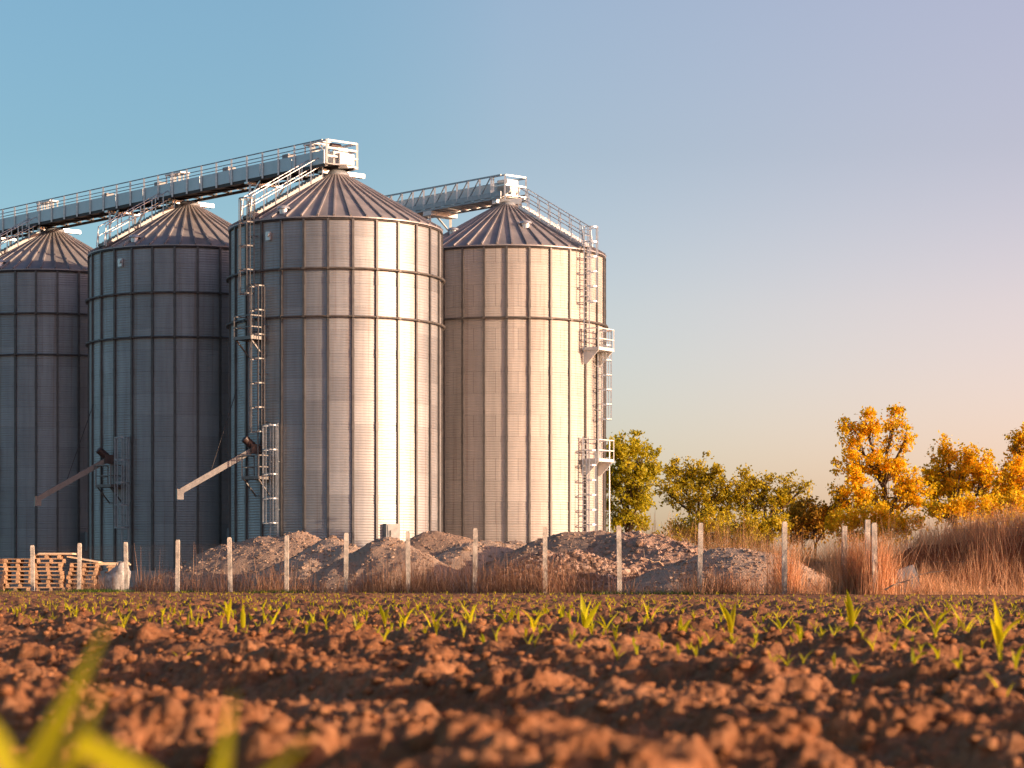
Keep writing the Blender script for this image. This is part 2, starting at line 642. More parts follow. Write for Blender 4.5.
def seedling_parts(name, loc, seed, H, mat, label, n=None):
    rr = random.Random(seed)
    root = empty(name, loc, label, 'maize plant', 'young maize plants in the field')
    st = MB()
    st.tube((0, 0, -0.03), (0, 0, H * 0.2), H * 0.026, H * 0.018, 6)
    st.build('stem', mat, root)
    for vs, fs in plant_leaves(rr, H, n):
        b = MB(); b.add(vs, fs, True)
        b.build('leaf', mat, root)
    return root


def seedling_mesh(seed, H=1.0, nseg=5):
    rr = random.Random(seed)
    b = MB()
    b.tube((0, 0, -0.15), (0, 0, H * 0.2), 0.022, 0.015, 5)
    for vs, fs in plant_leaves(rr, H, None, nseg):
        b.add(vs, fs, True)
    me = bpy.data.meshes.new('maize_seedling')
    me.from_pydata(b.v, [], b.f)
    me.polygons.foreach_set('use_smooth', [True] * len(b.f))
    me.materials.append(M['maize'])
    return me


def hz(x, y):
    return float(field_h(np.array([x]), np.array([y]))[0])


def near_plant(px, D, H, label, leaves, stem=True):
    """foreground plant with chosen blades: (azimuth deg, lean, curl, length, width)"""
    p = at(px, D)
    p.z = hz(p.x, p.y)
    root = empty('maize_seedling', p, label, 'maize plant', 'young maize plants in the field')
    st = MB()
    st.tube((0, 0, -0.03), (0, 0, H * 1.1), 0.006, 0.004, 8)
    st.build('stem', M['maize_near'], root)
    for k, (az, lean, curl, L, W, bz) in enumerate(leaves):
        vs, fs = leaf_ribbon(L, W, lean, curl, 0.25 * (-1) ** k, math.radians(az), bz, 12, 1.05)
        b = MB(); b.add(vs, fs, True)
        b.build('leaf', M['maize_near'], root)
    return root


near_plant(-116, 1.25, .10, 'blurred maize plant rooted left of the picture, its long blade leaning in towards the right', [(6, .40, .02, .270, .036, .05), (70, .10, .3, .16, .026, .05), (185, .35, .6, .15, .026, .06)])
near_plant(-54, 1.22, .10, 'blurred maize plant with a shorter blade rising beside the longest foreground blade', [(4, .33, .04, .215, .027, .06), (165, .25, .5, .14, .024, .08)])
near_plant(66, 1.20, .19, 'blurred maize plant with a broad yellow blade drooping right to the bottom edge', [(-6, 2.08, .35, .12, .021, .232), (150, .3, .4, .10, .02, .08)])
near_plant(190, 1.20, .11, 'short blurred maize plant with a stubby upright tip at the bottom edge', [(20, .05, .1, .185, .022, .07), (200, .5, .8, .10, .02, .07)])
near_plant(8, 1.18, .11, 'blurred maize plant whose broad blade bends right along the bottom edge', [(-5, .55, .25, .23, .034, .07), (120, .3, .5, .09, .02, .07)])
near_plant(-45, 1.21, .24, 'blurred maize plant rooted outside the left edge, one yellow blade drooping into the corner', [(-4, 2.45, .2, .06, .016, .25), (170, .3, .5, .14, .024, .1)])

# plants one can pick out in the first dense row (pixel column, base row, height in pixels)
picked = [(1000, 655, 50), (936, 645, 36), (966, 640, 30), (905, 628, 22), (851, 637, 32), (800, 636, 24), (781, 636, 24), (731, 641, 38),
          (680, 635, 36), (650, 632, 24), (606, 628, 24), (585, 636, 34), (562, 630, 26), (534, 637, 30), (507, 624, 22), (470, 630, 26),
          (432, 632, 30), (405, 628, 24), (385, 626, 26), (307, 627, 24), (270, 625, 28), (243, 622, 22), (228, 622, 24), (186, 624, 24), (124, 622, 20)]
odd_ones = [(565, 668, 20, 'lone small maize seedling low in the wheel track, among pink clods'), (184, 660, 18, 'lone tiny maize seedling in the dark clods ahead of the left row'),
            (696, 668, 14, 'tiny two-leaved maize sprout beside a large clod in the track'), (853, 682, 14, 'tiny maize sprout on the flank of a large clod'),
            (1003, 712, 34, 'blurred slanting maize blade in the near soil at the right edge')]
words_place = ['tallest seedling of the first row, at its right end', 'stout two-bladed seedling, third of the row from the right end', 'spread V-shaped seedling second in the row from the right end']
taken = []
for i, (px, by, hp) in enumerate(picked):
    D = (CAMZ - 0.03) * FPX / (by - HORIZON)
    for _ in range(3):
        p = at(px, D)
        g = hz(p.x, p.y)
        D = max(3.0, (CAMZ - g) * FPX / (by - HORIZON))
        D = min(D, 15)
    p = at(px, D); p.z = hz(p.x, p.y)
    H = max(0.11, hp * D / FPX * 1.25)
    lab = {0: 'tallest maize seedling of the first dense row, at its right end by the picture edge',
           1: 'stout two-bladed maize seedling, third from the right end of the first dense row',
           2: 'spread V-shaped maize seedling, second from the right end of the first dense row'}.get(i, 'green maize seedling standing in the first dense row across the brown field')
    seedling_parts('maize_seedling', p, 300 + i, H, M['maize'], lab)
    taken.append((p.x, p.y))
for i, (px, by, hp, lab) in enumerate(odd_ones):
    D = (CAMZ + 0.02) * FPX / (by - HORIZON)
    p = at(px, D); p.z = hz(p.x, p.y)
    seedling_parts('maize_seedling', p, 400 + i, max(.05, hp * D / FPX * 1.15), M['maize'], lab, 2)

pts = []
for k in range(0, 110):
    c0 = 4.34 + 0.75 * k
    base = RN * c0
    s = -60.0
    while s < 130:
        s += 0.17 * random.uniform(0.7, 1.5)
        q = base + ROW * s + RN * random.gauss(0, 0.025)
        x, y = float(q[0]), float(q[1])
        if y < 6 or y > 104 or abs(x) > 0.225 * y + 0.3: continue
        if past_fence(x, y) > -3.0: continue
        if random.random() < (0.05 if y < 12 else (.3 if y < 24 else (.6 if y < 40 else .8))): continue
        if any((x - a) ** 2 + (y - b) ** 2 < 0.03 for a, b in taken): continue
        pts.append((x, y))
pts.sort(key=lambda p: p[1])
N_IND = 255
variants = [seedling_mesh(900 + i) for i in range(10)]
first = link('maize_seedling', variants[0])
tag(first, 'small green maize seedling in the rows behind the first dense row', 'maize plant', 'young maize plants in the field')
zs = field_h(np.array([p[0] for p in pts]), np.array([p[1] for p in pts]))
for i, (x, y) in enumerate(pts[:N_IND]):
    o = first if i == 0 else first.copy()
    if i:
        COL.objects.link(o)
        o.data = variants[i % 10]
    o.location = (x, y, float(zs[i]))
    o.rotation_euler = (random.uniform(-.12, .12), random.uniform(-.12, .12), random.random() * 6.28)
    s = random.uniform(0.055, 0.10)
    o.scale = (s, s, s)


def far_seedlings():
    lib = []
    for i in range(8):
        rr = random.Random(70 + i)
        V, F = [], []
        for vs, fs in plant_leaves(rr, 1.0, 3, 3):
            k = len(V); V += vs; F += [tuple(a + k for a in f) for f in fs]
        lib.append((np.array(V), np.array(F)))
    V, F, k = [], [], 0
    for (x, y), z in zip(pts[N_IND:], zs[N_IND:]):
        vs, fs = lib[random.randrange(8)]
        s = random.uniform(0.05, 0.095)
        a = random.random() * 6.28
        c, sn = math.cos(a), math.sin(a)
        V.append(np.stack([(vs[:, 0] * c - vs[:, 1] * sn) * s + x, (vs[:, 0] * sn + vs[:, 1] * c) * s + y, vs[:, 2] * s + z], -1))
        F.append(fs + k); k += len(vs)
    o = np_mesh('maize_crop', np.concatenate(V), np.concatenate(F), M['maize'])
    tag(o, kind='stuff')


far_seedlings()

# ------------------------------------------------------------------ grain silos
R0 = 5.26
ZB = 0.95      # top of the concrete base
ZE = 17.8      # eave
ZA = 20.65     # apex
RC = 0.55      # cap radius


def pol(r, deg, z):
    a = math.radians(deg)
    return Vector((r * math.sin(a), -r * math.cos(a), z))


def silo_wall(amp, mat, root):
    pitch, k = 0.13, 7
    nz = int((ZE - ZB) / pitch * k)
    z = np.linspace(ZB, ZE, nz)
    nA = NPAN * 6
    a = np.linspace(0, 2 * PI, nA, endpoint=False)
    r = R0 + amp * np.sin(z / pitch * 2 * PI)
    X = r[:, None] * np.sin(a)[None]; Y = -r[:, None] * np.cos(a)[None]
    V = np.stack([X, Y, np.repeat(z[:, None], nA, 1)], -1).reshape(-1, 3)
    i = np.arange(nz * nA).reshape(nz, nA)
    j = np.roll(i, -1, 1)
    Q = np.stack([i[:-1], j[:-1], j[1:], i[1:]], -1).reshape(-1, 4)
    return np_mesh('wall', V, Q, mat, True, root)


def roof_z(r):
    return ZE + 0.10 + (ZA - ZE - 0.10) * (R0 + 0.07 - r) / (R0 + 0.07 - RC)


def make_ladder(root, deg, z0, z1, c0, c1, mat, hoop=1.15):
    """ladder at angle deg from z0 to z1; cage from c0 to c1"""
    r = R0 + 0.22
    n = pol(1, deg, 0)
    t = Vector((math.cos(math.radians(deg)), math.sin(math.radians(deg)), 0))
    b = MB()
    ctr = n * r
    for s in (-1, 1):
        b.beam(ctr + t * (0.22 * s) + Vector((0, 0, z0)), ctr + t * (0.22 * s) + Vector((0, 0, z1)), 0.06, 0.06)
    z = z0 + 0.2
    while z < z1 - 0.05:
        b.tube(ctr - t * 0.2 + Vector((0, 0, z)), ctr + t * 0.2 + Vector((0, 0, z)), 0.017, n=5, caps=False)
        z += 0.29
    z = z0 + 0.5
    while z < min(z1, ZE):
        for s in (-1, 1):
            b.beam(n * (R0 - 0.01) + t * (.22 * s) + Vector((0, 0, z)), ctr + t * (.22 * s) + Vector((0, 0, z)), .04, .04)
        z += 2.3
    lad = b.build('ladder', mat, root)
    cg = MB()
    cr = 0.36
    prof = []
    for k in range(9):
        a = -0.62 * PI + k * (1.24 * PI / 8)
        prof.append((math.sin(a) * cr, 0.30 + math.cos(a) * cr))
    z = c0
    hoops = []
    while z < c1 + 0.02:
        hoops.append(z); z += hoop
    for z in hoops:
        P = [ctr + t * u + n * w + Vector((0, 0, z)) for u, w in prof]
        for p, q in zip(P[:-1], P[1:]):
            cg.beam(p, q, 0.015, 0.06)
        for e, s in ((P[0], -1), (P[-1], 1)):
            cg.beam(e, ctr + t * (.22 * s) + Vector((0, 0, z)), 0.015, 0.05)
    for k in (1, 2, 4, 6, 7):
        u, w = prof[k]
        cg.beam(ctr + t * u + n * (w + .01) + Vector((0, 0, hoops[0] - .05)), ctr + t * u + n * (w + .01) + Vector((0, 0, hoops[-1] + .03)), 0.04, 0.02)
    cg.build('safety_cage', mat, lad)
    return lad


def make_platform(root, deg, z, w, out, mat, solid=False, open_side=0):
    n = pol(1, deg, 0)
    t = Vector((math.cos(math.radians(deg)), math.sin(math.radians(deg)), 0))
    Rz = Matrix(((t.x, n.x, 0), (t.y, n.y, 0), (0, 0, 1)))
    r0 = R0 - 0.02
    b = MB()
    b.box(n * (r0 + out / 2) + Vector((0, 0, z)), (w, out, 0.05), Rz)
    b.box(n * (r0 + out) + Vector((0, 0, z + .03)), (w + .06, 0.03, 0.16), Rz)
    for s in (-1, 1):
        b.box(n * (r0 + out / 2) + t * (s * (w / 2 + .02)) + Vector((0, 0, z + .03)), (0.03, out, 0.16), Rz)
    pl = b.build('platform', mat, root)
    for s in (-1, 1):
        k = MB()
        o = t * (s * (w / 2 - .08))
        if solid:
            A, B, C = n * (R0) + o + Vector((0, 0, z - .03)), n * (r0 + out) + o + Vector((0, 0, z - .03)), n * R0 + o + Vector((0, 0, z - .75))
            C2 = n * (R0 + .22) + o + Vector((0, 0, z - .75))
            h = t * .02
            k.add([A - h, B - h, C2 - h, C - h, A + h, B + h, C2 + h, C + h], [(3, 2, 1, 0), (4, 5, 6, 7), (0, 1, 5, 4), (1, 2, 6, 5), (2, 3, 7, 6), (3, 0, 4, 7)])
        else:
            k.beam(n * (r0 + out - .05) + o + Vector((0, 0, z - .04)), n * (R0 + .03) + o + Vector((0, 0, z - .85)), .06, .06)
        k.build('bracket', mat, pl)
    g = MB()
    corners = [n * (R0 + .08) + t * (-w / 2), n * (r0 + out) + t * (-w / 2), n * (r0 + out) + t * (w / 2), n * (R0 + .08) + t * (w / 2)]
    segs = [(0, 1), (1, 2), (2, 3)]
    if open_side: segs = segs[:-1] if open_side > 0 else segs[1:]
    for a, c in segs:
        for hz_ in (0.55, 1.1):
            g.beam(corners[a] + Vector((0, 0, z + hz_)), corners[c] + Vector((0, 0, z + hz_)), .05, .05)
    used = sorted({i for sg in segs for i in sg})
    for i in used:
        g.beam(corners[i] + Vector((0, 0, z - .02)), corners[i] + Vector((0, 0, z + 1.125)), .055, .055)
    g.build('railing', mat, pl)
    return pl


def make_roof(root, nrib, mat, rmat):
    b = MB()
    re = R0 + 0.07
    N = nrib * 2
    prof = [(re, ZE + 0.04), (re, ZE + 0.10)] + [(re + (RC - re) * k / 6, roof_z(re + (RC - re) * k / 6)) for k in range(1, 7)]
    b.lathe(prof, N, False)
    # folded seams between the roof sheets
    for i in range(nrib):
        d = 360.0 * i / nrib + 3
        p0, p1 = pol(re + .02, d, roof_z(re) + .03), pol(RC, d, roof_z(RC) + .03)
        up = (p1 - p0).cross(Vector((math.cos(math.radians(d)), math.sin(math.radians(d)), 0)))
        b.beam(p0, p1, 0.085, 0.11, Vector((0, 0, 1)))
    roof = b.build('roof', mat, root)
    e = MB()
    e.lathe([(re - .10, ZE - .07), (re + .02, ZE - .07), (re + .02, ZE + .0), (re - .10, ZE + .0)], N)
    e.build('eave_ring', M['dark'], roof)
    c = MB()
    c.lathe([(RC + .12, ZA - .12), (RC + .12, ZA + .14), (RC - .05, ZA + .26), (0.01, ZA + .28)], 28)
    c.build('roof_cap', M['galv_dull'], roof)
    return roof


def make_vent(roof, deg, r, s=1.0):
    z = roof_z(r)
    c = pol(r, deg, z)
    v = MB()
    v.tube(c + Vector((0, 0, -.1)), c + Vector((0, 0, .22 * s)), .30 * s, .30 * s, 14)
    v.tube(c + Vector((0, 0, .22 * s)), c + Vector((0, 0, .36 * s)), .46 * s, .40 * s, 14)
    v.tube(c + Vector((0, 0, .36 * s)), c + Vector((0, 0, .46 * s)), .40 * s, .12 * s, 14)
    v.build('roof_vent', M['galv'], roof)


def make_stair(root, deg, mat, smat, r_top=1.1, rails=(-1, 1), wide=0.72):
    """radial roof stair with treads, stringers and two handrails"""
    n = pol(1, deg, 0)
    t = Vector((math.cos(math.radians(deg)), math.sin(math.radians(deg)), 0))
    b = MB()
    rb = R0 + .05
    P = lambda r, u, h: n * r + t * u + Vector((0, 0, roof_z(r) + h))
    for s in (-1, 1):
        b.beam(P(rb, s * wide / 2, .16), P(r_top, s * wide / 2, .16), .05, .17)
    k = 22
    Rz = Matrix(((t.x, n.x, 0), (t.y, n.y, 0), (0, 0, 1)))
    for i in range(k):
        r = rb + (r_top - rb) * (i + .5) / k
        b.box(P(r, 0, .24), (wide - .05, .17, .035), Rz)
        b.box(P(r - .0, 0, .17) + n * .085, (wide - .05, .02, .13), Rz)
    st = b.build('roof_stair', smat, root)
    for s in rails:
        g = MB()
        u = s * (wide / 2 + .03)
        for h in (.72, 1.2):
            g.tube(P(rb, u, h), P(r_top, u, h), .028, n=6)
        m = 7
        for i in range(m):
            r = rb + (r_top - rb) * i / (m - 1)
            g.beam(P(r, u, .1), P(r, u, 1.2), .055, .055)
        # curved lower end
        g.tube(P(rb, u, 1.2), P(rb + .12, u, .2), .028, n=6)
        g.build('handrail', mat, st)
    return st


def stiffeners(root, mat, w=0.11):
    first = None
    for i in range(NPAN):
        d = 360.0 * i / NPAN
        if first is None:
            b = MB()
            b.box((0, -(R0 + .045), (ZE + ZB) / 2), (w, .09, ZE - ZB - .04))
            z = ZB + 3.4
            while z < ZE - 1:            # splice plates
                b.box((0, -(R0 + .055), z), (w + .02, .085, .42)); z += 3.5
            first = o = b.build('stiffener', mat, root)
        else:
            o = first.copy(); COL.objects.link(o)
            o.parent = root
        o.rotation_euler.z = math.radians(d)


def rings(root, zs):
    for z in zs:
        b = MB()
        ra, rb = R0 + .10, R0 + .20
        b.lathe([(ra, z - .045), (rb, z - .045), (rb, z + .045), (ra, z + .045), (ra, z - .045)], 84)
        for i in range(NPAN):
            d = 360.0 * i / NPAN
            b.beam(pol(R0, d, z), pol(R0 + .21, d, z), .13, .12)
        b.build('wind_ring', M['ring'], root)


def base(root):
    b = MB()
    b.lathe([(R0 + .45, 0.0 - .3), (R0 + .45, ZB - .02), (R0 + .42, ZB), (R0 - .2, ZB)], 72)
    b.build('concrete_base', M['concrete'], root)


def silo_a():
    root = empty('grain_silo', (-8.8, 125, 0))
    base(root)
    silo_wall(0.006, M['silo'], root)
    stiffeners(root, M['stiff'])
    rings(root, (15.4, 13.1))
    roof = make_roof(root, 42, M['roof'], M['rib'])
    make_vent(roof, -28, R0 - .5, .72)
    make_ladder(root, -28.8, ZB + .1, 8.0, 3.2, 8.0, M['galv_dull'], 1.17)
    make_platform(root, -37.5, 5.35, 1.1, .95, M['ladder'])
    make_stair(root, -50, M['galv'], M['ladder'])
    # discharge chute beside the lower platform
    ch = MB()
    a, c = Vector((-3.75, -4.05, 6.75)), Vector((-7.05, -5.35, 4.72))
    ch.beam(a, c, .26, .27)
    ch.box(c + Vector((-.05, -.01, -.16)), (.32, .30, .50), Matrix.Rotation(math.radians(21.5), 3, 'Z'))
    sp = ch.build('discharge_chute', M['ladder'], root)
    mt = MB()
    mt.tube(a + Vector((.10, .05, .1)), a + Vector((-.38, -.2, .55)), .2, .2, 12)
    mt.box(a + Vector((.1, 0, .05)), (.45, .45, .45), Matrix.Rotation(.4, 3, 'Z'))
    mt.build('drive_motor', M['motor'], sp)
    cb = MB()
    mid = a.lerp(c, .58)
    cb.tube(mid + Vector((0, 0, .15)), pol(R0 + .05, -62, 9.8), .02, n=5)
    cb.build('stay_cable', M['dark'], sp)
    # access door low on the wall
    dr = MB()
    Rz = Matrix.Rotation(math.radians(34), 3, 'Z')
    dr.box(pol(R0 + .10, 34, 2.65), (.78, .30, 1.05), Rz)
    dr.box(pol(R0 + .27, 34, 2.65), (.66, .04, .92), Rz)
    d = dr.build('access_door', M['door'], root)
    hd = MB()
    hd.tube(pol(R0 + .36, 31.8, 2.45), pol(R0 + .36, 31.8, 2.85), .025)
    hd.build('handle', M['dark'], d)
    g = MB()
    g.box(pol(R0 + .08, -33.5, 17.05), (.26, .12, .42), Matrix.Rotation(math.radians(-33.5), 3, 'Z'))
    g.tube(pol(R0 + .1, -33.5, 17.1), pol(R0 + .2, -33.5, 17.1), .1, .1, 12)
    g.build('level_sensor', M['galv'], root)
    return root


def silo_b():
    root = empty('grain_silo', (-0.27, 135, 0))
    base(root)
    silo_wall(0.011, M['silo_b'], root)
    stiffeners(root, M['stiff'], .10)
    rings(root, (14.1,))
    roof = make_roof(root, 42, M['roof'], M['rib'])
    make_vent(roof, 18, 3.2, .75)
    make_vent(roof, -52, 3.6, .7)
    make_ladder(root, 50, 12.6, ZE + 1.3, 15.1, 19.0, M['galv'], .78)
    make_ladder(root, 64, 6.7, 13.6, 9.0, 13.8, M['galv'], .78)
    make_ladder(root, 49, ZB + .1, 8.0, 2.6, 8.0, M['galv'], .78)
    make_platform(root, 57, 12.6, 1.55, 1.0, M['white'], True)
    make_platform(root, 57, 6.75, 1.55, 1.0, M['white'], True)
    make_stair(root, 52, M['galv'], M['galv'])
    c = MB()
    c.tube(pol(R0 + .28, 84, ZB), pol(R0 + .28, 84, 8.0), .03, n=8)
    for z in (2.0, 4.2, 6.4):
        c.beam(pol(R0, 84, z), pol(R0 + .28, 84, z), .05, .05)
    c.build('conduit_pipe', M['galv'], root)
    return root


def upper_ladders(root):
    make_ladder(root, -44.4, 12.0, ZE + 1.05, 14.3, 19.0, M['ladder'], 1.15)
    make_ladder(root, -37.0, 5.3, 14.6, 7.6, 14.7, M['ladder'], 1.17)
    make_platform(root, -42.5, 12.1, 1.2, .95, M['ladder'])


GRP = 'grain silos in the row'
s3 = silo_a()
tag(s3, 'nearest corrugated steel grain silo, sunlit on its right, with a pale chute at its left', 'grain silo', GRP)
s2 = copy_tree(s3); s2.location = (-17.5, 135, 0)
tag(s2, 'shaded steel grain silo between the nearest silo and the one cut by the left edge', 'grain silo', GRP)
s1 = copy_tree(s3); s1.location = (-26.6, 145, 0)
tag(s1, 'dark shaded steel grain silo cut off by the left edge of the picture', 'grain silo', GRP)
upper_ladders(s3)
s4 = silo_b()
tag(s4, 'fully sunlit pale grain silo with white platforms and ladders on its right side', 'grain silo', GRP)

# ------------------------------------------------------------------ overhead conveyors
CD = Vector((-0.664, 0.748, 0)).normalized()
CS = Vector((-CD.y, CD.x, 0))        # the side that faces the camera
if CS.y > 0: CS = -CS
Z0 = 21.02


def seg_beam(b, P, t0, t1, u, z, w, h):
    b.beam(P(t0, u, z), P(t1, u, z), w, h)


def conveyor_left():
    o = Vector((-8.8, 125, 0))
    root = empty('grain_conveyor', o + Vector((0, 0, Z0)), 'long enclosed conveyor with railed walkway sloping across the tops of the left silos', 'conveyor')
    P = lambda t, u, z: CD * t + CS * u + Vector((0, 0, z))
    L = 37.0
    b = MB()
    b.beam(P(-.9, 0, .38), P(L, 0, .38), .9, .55)
    t = 0.9
    while t < L:
        b.beam(P(t, 0, .38), P(t + .06, 0, .38), .97, .62); t += 2.7
    b.build('trough', M['galv_dull'], root)
    d = MB()
    d.beam(P(-.9, .92, .02), P(L, .92, .02), .85, .05)
    for u in (-.45, .5, 1.33):
        d.beam(P(-.9, u, -.06), P(L, u, -.06), .08, .14)
    t = 0
    while t < L:
        d.beam(P(t, -.5, -.05), P(t, 1.35, -.05), .07, .08); t += 1.35
    d.build('walkway_deck', M['dark'], root)
    sd = MB()
    t = -.85
    while t < L - 1:
        sd.beam(P(t, 1.375, .36), P(t + 2.66, 1.375, .36), .03, .66); t += 2.7
    sd.build('side_panel', M['trough'], root)
    r = MB()
    for z in (.80, .98, 1.22):
        r.tube(P(-.7, 1.40, z), P(L, 1.40, z), .03 if z > 1.2 else .022, n=6)
    for z in (.85, 1.22):
        r.tube(P(-.7, -.55, z), P(L, -.55, z), .025, n=6)
    r.build('handrail', M['galv_dull'], root)
    t = 0.2
    first = None
    while t < L:
        if first is None:
            p = MB()
            p.beam(P(0, 1.42, -.1), P(0, 1.42, 1.24), .09, .07)
            first = q = p.build('railing_post', M['galv'], root)
        else:
            q = first.copy(); COL.objects.link(q); q.parent = root
        q.location = CD * t
        q2 = first.copy(); COL.objects.link(q2); q2.parent = root
        q2.location = CD * (t + .1) - CS * 1.97
        t += 1.36
    # inspection hatches with raised guard hoops over each silo
    for tc in (0.9, 13.4, 26.8):
        for dt in (0, .75):
            h = MB()
            for u in (-.25, .35):
                for e in (0, .45):
                    h.beam(P(tc + dt + e, u, .6), P(tc + dt + e, u, 1.42), .07, .07)
            h.box(P(tc + dt + .22, .05, 1.45), (.62, .78, .07), Matrix.Rotation(math.atan2(CS.y, CS.x), 3, 'Z'))
            h.build('hatch_frame', M['white'], root)
    for tt in (4.2, 9.5, 16.0, 21.3):
        j = MB()
        j.box(P(tt, -.2, 1.02), (.5, .5, .5), Matrix.Rotation(math.atan2(CS.y, CS.x), 3, 'Z'))
        j.build('junction_box', M['door'], root)
    # cross beams and outlet boxes on the silo caps, knee-braced legs at the eaves
    for tc in (0, 13.24, 26.77):
        x = MB()
        x.beam(P(tc, -1.7, -.2), P(tc, 1.0, -.2), .34, .20)
        x.box(P(tc, 0, -.24), (.7, .7, .26))
        x.build('cross_beam', M['galv'], root)
        lg = MB()
        tt = tc + 5.6
        for u in (-.4, 1.25):
            lg.beam(P(tt, u, -.1), P(tt, u, ZE - Z0 + .2), .11, .11)
        lg.beam(P(tt, -.7, -.17), P(tt, 1.5, -.17), .30, .10)
        lg.beam(P(tt, 1.25, -.9), P(tt - .9, 1.25, -.15), .07, .07)
        lg.beam(P(tt, -.4, -.9), P(tt - .9, -.4, -.15), .07, .07)
        lg.build('support_leg', M['galv'], root)
    # drive head with its guard frame
    hf = MB()
    t0, t1, u0, u1, z0, z1 = -.75, .4, -.75, 1.15, -.05, 1.27
    C = [P(t0, u0, 0), P(t0, u1, 0), P(t1, u1, 0), P(t1, u0, 0)]
    for i in range(4):
        a, c = C[i], C[(i + 1) % 4]
        hf.beam(a + Vector((0, 0, z0)), a + Vector((0, 0, z1)), .10, .10)
        for z in (.04, .46, .86, z1 - .04):
            hf.beam(a + Vector((0, 0, z)), c + Vector((0, 0, z)), .07, .09)
    hf.beam(P((t0 + t1) / 2, (u0 + u1) / 2, 0), P((t0 + t1) / 2, (u0 + u1) / 2, .06), 1.3, 2.0, Vector((0, 1, 0)))
    hf.build('guard_frame', M['white'], root)
    hb = MB()
    hb.box(P(-.15, .15, .42), (.95, .95, .66), Matrix.Rotation(math.atan2(CS.y, CS.x), 3, 'Z'))
    hb.box(P(-.15, -.15, .86), (.6, .5, .3), Matrix.Rotation(math.atan2(CS.y, CS.x), 3, 'Z'))
    hb.build('drive_housing', M['white'], root)
    mo = MB()
    mo.tube(P(-.2, -.1, 1.1), P(-.2, .5, 1.1), .13, .13, 14)
    mo.build('drive_motor', M['motor'], root)
    return root


conveyor_left()


def conveyor_right():
    o = Vector((-0.27, 135, 0))
    root = empty('grain_conveyor', o + Vector((0, 0, Z0 + .05)), 'trussed conveyor bridge running from the pale sunlit silo behind the nearest silo', 'conveyor')
    P = lambda t, u, z: CD * t + CS * u + Vector((0, 0, z))
    L = 16.0
    b = MB()
    b.beam(P(-.2, 0, .52), P(L, 0, .52), .8, .62)
    b.build('trough', M['trough'], root)
    d = MB()
    d.beam(P(-.6, .05, .0), P(L, .05, .0), 1.7, .05)
    t = 0
    while t < L:
        d.beam(P(t, -.9, -.07), P(t, 1.0, -.07), .30, .09); t += .84
    d.build('walkway_deck', M['galv'], root)
    for u in (-.85, .95):
        k = MB()
        k.beam(P(-.6, u, 1.12), P(L, u, 1.12), .08, .08)
        k.beam(P(-.6, u, .12), P(L, u, .12), .08, .26)
        k.beam(P(-.6, u, -.1), P(L, u, -.1), .10, .10)
        k.build('truss_chord', M['galv_dull'], root)
        t = 0.2
        while t < L - .9:
            v = MB()
            v.beam(P(t, u, .1), P(t, u, 1.12), .10, .07)
            v.build('truss_post', M['galv'], root)
            v = MB()
            v.beam(P(t + .9, u, .15), P(t + .05, u, 1.1), .05, .05)
            v.build('truss_brace', M['galv_dull'], root)
            t += .95
    x = MB()
    x.box(P(0, 0, -.22), (1.6, 1.1, .28))
    x.beam(P(0, -.6, -.2), P(0, .9, -.2), .3, .2)
    x.build('cross_beam', M['galv'], root)
    lg = MB()
    tt = 5.55
    for u in (-.7, .8):
        lg.beam(P(tt, u, -.1), P(tt, u, ZE - Z0 + .1), .14, .14)
        lg.beam(P(tt, u, -1.2), P(tt + 1.2, u, -.15), .08, .08)
    lg.beam(P(tt, -.9, -.26), P(tt, 1.0, -.26), .7, .26)
    lg.build('support_leg', M['white'], root)
    # drive head and access platform over the cap
    hb = MB()
    rz = Matrix.Rotation(math.atan2(CS.y, CS.x), 3, 'Z')
    hb.box(P(-.05, 0, .58), (.8, .8, .8), rz)
    hb.box(P(-.5, .1, .35), (.3, .3, .5), rz)
    hb.tube(P(-.5, -.3, .45), P(-.5, .4, .45), .22, .22, 16)
    hb.build('drive_housing', M['white'], root)
    hf = MB()
    t0, t1, u0, u1 = -.75, .2, -.7, .8
    C = [P(t0, u0, 0), P(t0, u1, 0), P(t1, u1, 0), P(t1, u0, 0)]
    for i in range(4):
        a, c = C[i], C[(i + 1) % 4]
        hf.beam(a + Vector((0, 0, -.25)), a + Vector((0, 0, 1.16)), .09, .09)
        for z in (.05, .6, 1.12):
            if i != 2: hf.beam(a + Vector((0, 0, z)), c + Vector((0, 0, z)), .07, .07)
    hf.build('guard_frame', M['galv'], root)
    return root


conveyor_right()

# ------------------------------------------------------------------ wire fence
fence = empty('wire_fence', fence_pt(0), 'wire mesh fence on pale concrete posts along the far edge of the field', 'fence')
heights = [1.62, 1.66, 1.66, 1.70, 1.74, 1.76, 1.80, 1.80, 1.84, 1.84, 1.82, 1.84, 1.82, 1.74]
for t in range(14):
    p = fence_pt(t) - fence_pt(0)
    b = MB()
    lean = Vector((random.uniform(-.05, .05), random.uniform(-.05, .05), 0))
    w = 0.125
    b.beam(p + Vector((0, 0, -.3)), p + lean + Vector((0, 0, heights[t] - .02)), w, w, Vector((0, 1, 0)))
    b.beam(p + lean + Vector((0, 0, heights[t] - .02)), p + lean + Vector((0, 0, heights[t] + .015)), w * .8, w * .8, Vector((0, 1, 0)))
    b.build('post', M['post'], fence)
for t, h in ((12.68, 1.70), (12.93, 1.84)):
    p = fence_pt(t) - fence_pt(0)
    b = MB()
    b.beam(p + Vector((0, .3, -.3)), p + Vector((.02, .3, h)), .12, .12, Vector((0, 1, 0)))
    b.build('post', M['post'], fence)


